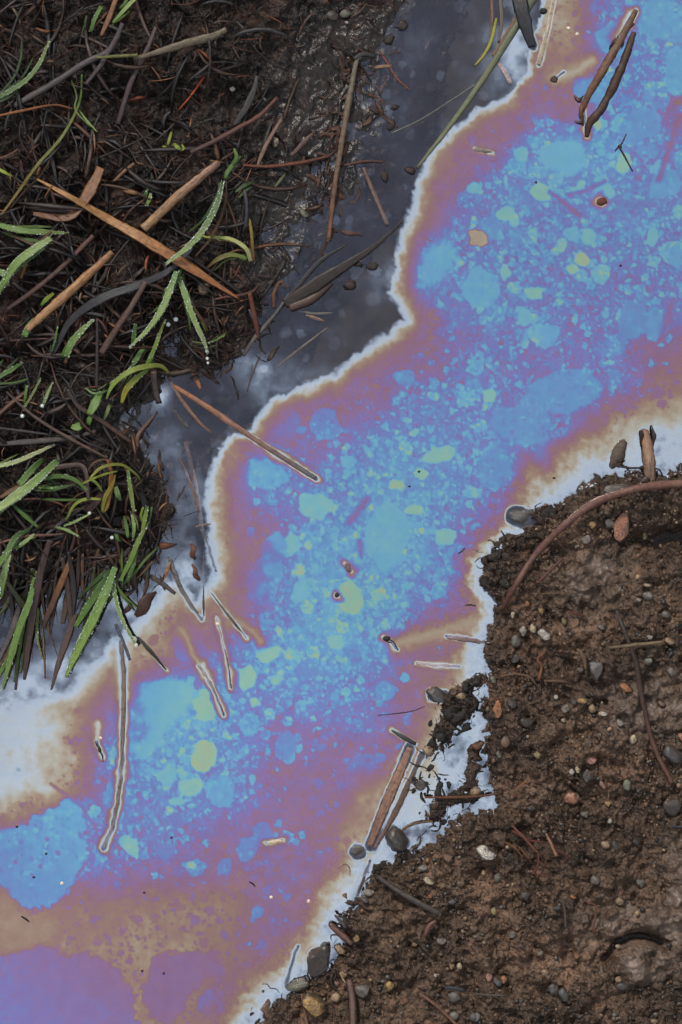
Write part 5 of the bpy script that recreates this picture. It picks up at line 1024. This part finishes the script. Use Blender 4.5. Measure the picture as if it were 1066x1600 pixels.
tuft('small cluster of yellow-green seedling leaves in the dark peat', (270, 222), [([(262, 228), (264, 220), (268, 206)], [4, 6, 4], YG, YG, 0, 8, 3), ([(272, 224), (277, 230), (284, 234)], [6, 9, 4], YG, GR, 0, 8, 4), ([(262, 232), (258, 230), (254, 228)], [4, 6, 3], GR, YG, 0, 7, 2), ([(282, 236), (288, 232), (284, 226)], [3, 4, 3], YG, YG, 0, 7, 2)])
tuft('green blade and dewy blades at the left edge below the tan leaf fold', (-4, 352), [([(-8, 350), (26, 359), (60, 362), (106, 364)], [9, 12, 11, 3], GR, C(120, 140, 84), .5, 14, 6), ([(80, 372), (50, 392), (24, 414), (0, 452)], [10, 15, 16, 12], PALE, GR, 1.6, 16, 8), ([(74, 384), (44, 406), (14, 432), (-8, 470)], [6, 8, 8, 6], GD, GR, .3, 10, 6), ([(-6, 262), (8, 270), (20, 276)], [7, 7, 2], C(150, 170, 70), YG, 0, 10, 3), ([(-8, 420), (8, 430), (12, 446)], [8, 12, 8], GR, PALE, 1.2, 12, 4)])
tuft('short green blade pair beside the dark straws behind the spear-shaped leaf', (232, 300), [([(226, 312), (228, 302), (232, 294)], [5, 7, 4], GD, GR, .2, 8, 2), ([(229, 322), (234, 310), (236, 300)], [5, 8, 4], GR, PALE, .4, 9, 2)])
tuft('dewy stubby blades under the black folded leaf', (108, 556), [([(104, 558), (112, 536), (128, 516), (146, 500)], [10, 13, 12, 4], GR, PALE, 1.2, 12, 4), ([(80, 552), (86, 532), (90, 510)], [3, 5, 3], DG, GR, .2, 9, 3), ([(38, 526), (46, 510), (54, 498)], [12, 14, 7], C(90, 140, 80), GR, .4, 10, 2), ([(208, 536), (210, 520), (212, 506)], [8, 9, 6], GR, GD, .7, 10, 2), ([(64, 478), (72, 468), (84, 458)], [5, 9, 6], GR, YG, 0, 10, 2)])
tuft('bright yellow-green bent tuft beside the white pool', (232, 572), [([(264, 582), (252, 572), (232, 572), (204, 580), (178, 600), (166, 624)], [5, 9, 11, 11, 9, 3], C(132, 138, 54), C(120, 150, 66), .2, 16, 8), ([(232, 576), (214, 590), (198, 608), (190, 630)], [8, 12, 13, 6], GR, C(160, 152, 44), .2, 13, 8), ([(226, 576), (240, 548), (250, 520), (258, 500)], [6, 8, 7, 4], GR, YG, .6, 14, 8), ([(210, 572), (190, 588), (172, 600)], [6, 9, 4], DG, PALE, .8, 10, 4), ([(226, 540), (214, 560), (204, 578)], [8, 10, 6], GR, GD, .3, 8, 2)])
tuft('wide green stub with two leaflets between the dark straws', (150, 618), [([(158, 612), (150, 628), (140, 648)], [9, 17, 14], GR, C(92, 122, 60), 0, 12, 2), ([(134, 606), (144, 614), (156, 614), (168, 610)], [2, 4, 4, 2], C(120, 150, 110), GR, .3, 14, 3), ([(112, 666), (120, 668), (128, 662)], [10, 17, 14], C(104, 136, 66), GR, 0, 8, 2), ([(172, 632), (166, 648), (160, 660)], [6, 8, 4], C(104, 120, 56), DG, 0, 9, 2), ([(138, 664), (140, 656), (142, 648)], [8, 10, 7], GR, GR, 0, 8, 2)])
tuft('row of thin dewy stems on the left bank above the flat straws', (50, 640), [([(36, 640), (52, 614), (64, 590)], [4, 5, 3], C(110, 110, 70), GR, .4, 10, 3), ([(66, 636), (74, 616), (82, 598)], [5, 6, 3], DG, PALE, .5, 10, 3), ([(38, 632), (40, 618), (42, 602)], [5, 6, 4], GD, GR, .2, 9, 2), ([(-6, 592), (14, 580), (36, 566)], [9, 10, 4], GD, GR, .4, 8, 3), ([(-6, 600), (20, 598), (44, 592)], [3, 4, 3], DG, GR, 0, 10, 2)])
tuft('dewy blade slanting in from the left edge above the blade cluster', (-4, 728), [([(-10, 730), (24, 722), (54, 709), (86, 694)], [9, 9, 8, 4], PALE, C(160, 160, 120), 1.4, 14, 6)])
tuft('broad dewy blade cluster at the left edge of the bank', (10, 780), [([(90, 720), (66, 742), (36, 768), (-10, 800)], [12, 17, 18, 16], GR, PALE, 1.8, 16, 8), ([(68, 716), (48, 736), (30, 758)], [10, 14, 12], GD, GR, .5, 12, 4), ([(40, 762), (18, 778), (-8, 806)], [12, 15, 14], PALE, GR, 1.6, 12, 4), ([(18, 786), (32, 800), (60, 824)], [4, 8, 6], GD, GR, 0, 10, 3)])
tuft('arching yellow and green blades on the small headland', (170, 800), [([(140, 748), (160, 730), (190, 726), (214, 742), (220, 752)], [4, 6, 6, 5, 3], C(140, 140, 54), C(120, 130, 50), 0, 17, 8), ([(128, 756), (160, 742), (184, 736)], [3, 5, 3], YG, YG, 0, 14, 6), ([(56, 752), (90, 744), (118, 750), (140, 770)], [3, 9, 9, 5], GD, GR, .2, 15, 6), ([(60, 762), (92, 762), (120, 756)], [4, 8, 3], GR, DG, .2, 12, 4), ([(66, 780), (102, 781), (134, 780)], [4, 5, 3], GD, GR, 0, 12, 4), ([(104, 812), (116, 790), (134, 780), (158, 780)], [4, 6, 6, 4], C(110, 130, 54), YG, 0, 14, 5),
     ([(160, 800), (164, 778), (176, 756), (180, 742)], [5, 8, 8, 3], YG, C(150, 120, 50), 0, 12, 5), ([(200, 734), (204, 764), (210, 800)], [6, 9, 7], GR, C(140, 150, 90), .3, 15, 4), ([(180, 760), (184, 772), (188, 782)], [8, 11, 7], PALE, GD, .4, 10, 3), ([(140, 748), (152, 756), (160, 768)], [4, 6, 3], GR, YG, 0, 12, 3), ([(224, 792), (220, 806), (224, 818)], [4, 5, 3], YG, GR, 0, 10, 2)])
tuft('pale crossed sprig with dew above the hanging dead blades', (96, 826), [([(88, 824), (104, 828), (124, 838)], [4, 6, 3], GR, PALE, .4, 14, 3), ([(100, 822), (120, 814), (142, 802)], [4, 5, 3], GR, PALE, .4, 15, 3)])
tuft('upright pair of green blades leaning over the dark headland edge', (196, 900), [([(188, 908), (204, 876), (216, 846), (232, 816)], [6, 10, 10, 3], GR, C(120, 140, 70), .3, 12, 6), ([(198, 910), (208, 884), (214, 860)], [6, 8, 6], GD, GR, .3, 10, 4), ([(230, 792), (226, 812), (222, 832)], [6, 9, 5], GR, YG, .3, 13, 4), ([(180, 826), (184, 842), (190, 846)], [6, 8, 5], GR, GD, 0, 9, 2), ([(206, 804), (210, 824), (208, 842)], [5, 7, 4], PALE, GR, .3, 12, 3), ([(194, 806), (198, 826), (200, 840)], [5, 8, 5], GD, GR, 0, 8, 2)])
tuft('largest dewy blade hanging from the headland over the tan film', (176, 888), [([(180, 886), (166, 924), (148, 964), (126, 1008), (103, 1058)], [10, 18, 20, 18, 6], GR, C(128, 158, 84), 1.6, 15, 10), ([(174, 890), (156, 920), (136, 950), (118, 980)], [9, 15, 14, 8], GD, GR, .2, 9, 8), ([(176, 900), (182, 940), (192, 970), (206, 996), (214, 1010)], [6, 8, 8, 7, 3], GR, PALE, 1.6, 14, 10)])
tuft('green blades drooping to the lower left water edge', (52, 900), [([(56, 892), (46, 940), (28, 990), (4, 1078)], [6, 14, 15, 5], GR, C(110, 140, 84), .4, 12, 8), ([(40, 950), (22, 1010), (-6, 1062)], [8, 11, 6], GD, GR, .2, 9, 6), ([(60, 950), (58, 990), (66, 1030)], [4, 5, 3], GR, C(120, 120, 70), .6, 8, 3)])
tuft('dewy blades at the left edge beside the hanging dead blades', (10, 900), [([(48, 826), (24, 840), (12, 862), (-8, 890)], [6, 12, 13, 10], GD, GR, .5, 14, 6), ([(14, 866), (8, 890), (2, 934)], [11, 14, 5], PALE, GR, 1.4, 12, 6), ([(54, 834), (40, 846), (24, 858)], [4, 8, 6], PALE, GR, .6, 14, 4)])
tuft('faint green blade on the wet mud above the square stone', (440, 290), [([(428, 294), (436, 284), (447, 270)], [3, 6, 3], C(84, 92, 64), C(96, 104, 72), 0, 6, 2)])
tuft('dim green blades half hidden right of the tan straw', (376, 300), [([(368, 300), (382, 290), (398, 284)], [4, 7, 3], DG, GD, 0, 6, 2), ([(372, 310), (384, 298), (394, 292)], [3, 5, 3], GD, DG, 0, 5, 2)])
# loose drops of water
for k, (cx, cy, r_) in enumerate([(263, 507, 3.6), (275, 499, 3.8), (324, 560, 2.6), (325, 567, 2.2), (213, 1008, 3.2), (35, 650, 3.4), (66, 634, 3), (175, 840, 3), (140, 802, 3), (128, 996, 3.4)]):
    g_ = lump('', '', '', cx, cy, r_, r_, r_, (1, 1, 1), seed=k, z=float(top(cx, cy)[0]) + 14, rough=.05, obj=False)
    tag(mesh_px('water_drop', [g_], m_dew, (cx, cy, 0)), 'clear round water drop ' + ['left of two by the dewy blade pair', 'right of two by the dewy blade pair', 'hanging at the tip of the dewy blade pair', 'under the tip of the dewy blade pair', 'at the tip of the dewy strand over the tan film', 'hanging on a thin dewy stem at left', 'hanging low on the right thin dewy stem', 'on the dark headland above the largest blade', 'at the end of the pale crossed sprig', 'halfway down the largest dewy blade'][k], 'water drop', 'loose dew drops on the peat bank')

# ------------------------------------------------------------------ the mesh of fine dead litter on the peat, past counting
def litter(name, label, n, seed, wlo, whi, llo, lhi, pal, lift, dens):
    r = np.random.default_rng(seed); parts = []; k = 0
    while k < n:
        x, y = r.uniform(-20, 640), r.uniform(-20, 1010)
        d = float(gat(dL, x, y)[0])
        if d < -6 or r.random() > dens(x, y, d): continue
        k += 1
        a = r.vonmises(2.3 if r.random() < .55 else r.uniform(0, 3), 1.4); ln = r.uniform(llo, lhi) * (.5 + r.random()); b = r.normal(0, .35); w_ = r.uniform(wlo, whi)
        x1, y1 = x + ln * .5 * math.cos(a), y - ln * .5 * math.sin(a); x2, y2 = x1 + ln * .5 * math.cos(a + b), y1 - ln * .5 * math.sin(a + b)
        if float(gat(dL, x2, y2)[0]) < -14: continue
        zz = np.maximum(gat(H if r.random() < .5 else HT, np.array([x, x1, x2]), np.array([y, y1, y2])), 0) + r.uniform(.2, lift)
        zz[1] += r.uniform(-1, 4)
        c_ = np.array(pal[r.integers(len(pal))]) * r.choice([.3, .5, .75, 1.1])
        q = np.array([[x, y, zz[0]], [x1, y1, zz[1]], [x2, y2, zz[2]]])
        parts.append(quick(q, w_, r, c_))
    return tag(mesh_px(name, parts, m_straw, (200, 400, 0)), label, 'litter', None, 'stuff')
def quick(q, w_, r, c_):
    t = np.linspace(0, 1, 6)[:, None]; P_ = (1 - t) ** 2 * q[0] + 2 * t * (1 - t) * (2 * q[1] - .5 * (q[0] + q[2])) + t * t * q[2]
    tan = np.gradient(P_, axis=0); tan /= np.linalg.norm(tan, axis=1)[:, None] + 1e-9; side = np.cross(tan, [0, 0, 1.]); up = np.cross(side, tan); th = r.normal(0, .5); side, up = side * math.cos(th) + up * math.sin(th), up * math.cos(th) - side * math.sin(th)
    W = w_ * .5 * np.array([.5, .9, 1, 1, .85, .35])[:, None] * r.uniform(.8, 1.2, (6, 1)); f_ = r.uniform(.25, .8)
    V = np.stack([P_ - side * W, P_ + up * W * f_, P_ + side * W, P_ - up * W * f_ * .6], 1).reshape(-1, 3)
    L_ = np.linalg.norm(q[2] - q[0]); A = np.column_stack([np.repeat(t[:, 0] * L_, 4), np.tile([-1.5, 0, 1.5, 5], 6), np.full(24, r.random() * 90)])
    return V, QF, A, np.tile(c_, (24, 1))
QF = [(k * 4 + j, k * 4 + (j + 1) % 4, (k + 1) * 4 + (j + 1) % 4, (k + 1) * 4 + j) for k in range(5) for j in range(4)] + [(3, 2, 1, 0), (20, 21, 22, 23)]
LP = [tuple(np.array(c_) * .8) for c_ in [C(58, 44, 40), C(40, 34, 34), C(74, 50, 40), C(48, 38, 36), C(34, 32, 34), C(92, 60, 42), C(60, 48, 44)]]
damp = lambda x, y, d: (1 - .93 * float(gat(flat, x, y)[0])) * (1.0 if d > 8 else .6) * (.3 + .7 * (fb_(x, y) > -.05))
fb_ = lambda x, y: float(fbm(np.array([x]), np.array([y]), 90, 2, 333)[0])
tang = lambda x, y, d: damp(x, y, d) * (.25 + .75 * (1 / (1 + math.exp(-((y - 200) + (330 - x) * .6) / 60))))
litter('plant_litter', 'tangled dark dead straw and sedge matted over the peat bank', 520, 21, 2.5, 9, 30, 110, LP + [C(52, 50, 54)], 6, tang)
litter('fine_litter', 'fine brown root fibres and needles strewn over the peat bank', 1500, 22, .8, 2.2, 8, 44, LP + [C(110, 62, 40), C(126, 84, 54), C(96, 52, 38)], 4, damp)
litter('pale_litter', 'scattered tan straw crumbs among the dark peat litter', 110, 23, 2, 6, 8, 34, [C(130, 96, 64), C(120, 76, 44), C(104, 84, 66), C(116, 58, 32)], 7, tang)
# shredded wet leaf rags on the mud flat by the water
def rags(name, label, spots, n, seed, col):
    r = np.random.default_rng(seed); parts = []
    for _ in range(n):
        cx, cy, sx, sy = spots[r.integers(len(spots))]; x, y = cx + r.normal(0, sx), cy + r.normal(0, sy); a = r.vonmises(1.9, 1.2); pts = []
        for _ in range(r.integers(3, 6)):
            pts.append((x, y, max(float(gat(H, x, y)[0]), .2) + r.uniform(-.3, 2.6))); ln = r.uniform(5, 13); x += ln * math.cos(a); y += ln * math.sin(a); a += r.normal(0, .45)
        w_ = r.choice([1.5, 2.5, 4, 7]); parts.append(blade_geo(pts, [w_ * .4, w_, w_ * .7, w_, w_ * .3], .35, .35, 1.4, 8, .3, int(r.integers(1e6)), np.array(col) * r.uniform(.3, 1.1), np.array(col) * r.uniform(.3, 1.1)))
    return tag(mesh_px(name, parts, m_root, (spots[0][0], spots[0][1], 0)), label, 'leaf litter', None, 'stuff')
rags('leaf_rags', 'shredded red-brown leaf rags on the wet mud around the upright stem', [(580, 150, 8, 26), (560, 120, 8, 10), (520, 170, 10, 18), (530, 220, 8, 16), (515, 290, 8, 18), (470, 270, 20, 14), (500, 330, 24, 20), (540, 60, 30, 30)], 110, 31, C(84, 54, 40))
rags('leaf_rags', 'dark rotting strips hanging at the water corner of the peat bank', [(392, 500, 14, 26), (350, 520, 22, 20), (320, 560, 18, 14), (430, 420, 14, 24), (250, 800, 16, 40), (230, 870, 20, 20)], 130, 32, C(56, 40, 33))

def hang(name, label, n, seed):
    r = np.random.default_rng(seed); parts = []
    for _ in range(n):
        x = r.uniform(-10, 235); y = 850 + 40 * r.random() + (30 if x < 90 else 0); a = r.normal(1.85, .28); ln = r.uniform(40, 130) * (1 if x < 150 else .55); b = r.normal(0, .2)
        p_ = [(x, y), (x + ln * .5 * math.cos(a), y + ln * .5 * math.sin(a)), (x + ln * .5 * (math.cos(a) + math.cos(a + b)), y + ln * .5 * (math.sin(a) + math.sin(a + b)))]
        z_ = [float(top(x, y)[0]) + r.uniform(0, 5), max(float(gat(H, p_[1][0], p_[1][1])[0]), 1) + r.uniform(3, 9), r.uniform(-1, 2)]
        w_ = r.choice([2, 4, 7, 10]); k = r.choice([.35, .6, 1.0]); c_ = np.array([C(62, 46, 40), C(84, 58, 40), C(50, 44, 44), C(70, 74, 48)][r.integers(4)]) * k
        parts.append(blade_geo([(q[0], q[1], zz) for q, zz in zip(p_, z_)], [w_ * .6, w_, w_ * .8, w_ * .25], .22, .3, .8, 6, .12, int(r.integers(1e6)), c_, c_ * 1.2))
    return tag(mesh_px(name, parts, m_straw, (100, 900, 0)), label, 'litter', None, 'stuff')
hang('hanging_litter', 'dense fringe of dead dark sedge drooping over the lower left water edge', 90, 41)
scene.cycles.use_denoising = True
scene.cycles.max_bounces = 6; scene.cycles.transparent_max_bounces = 12
scene.cycles.caustics_reflective = False; scene.cycles.caustics_refractive = False
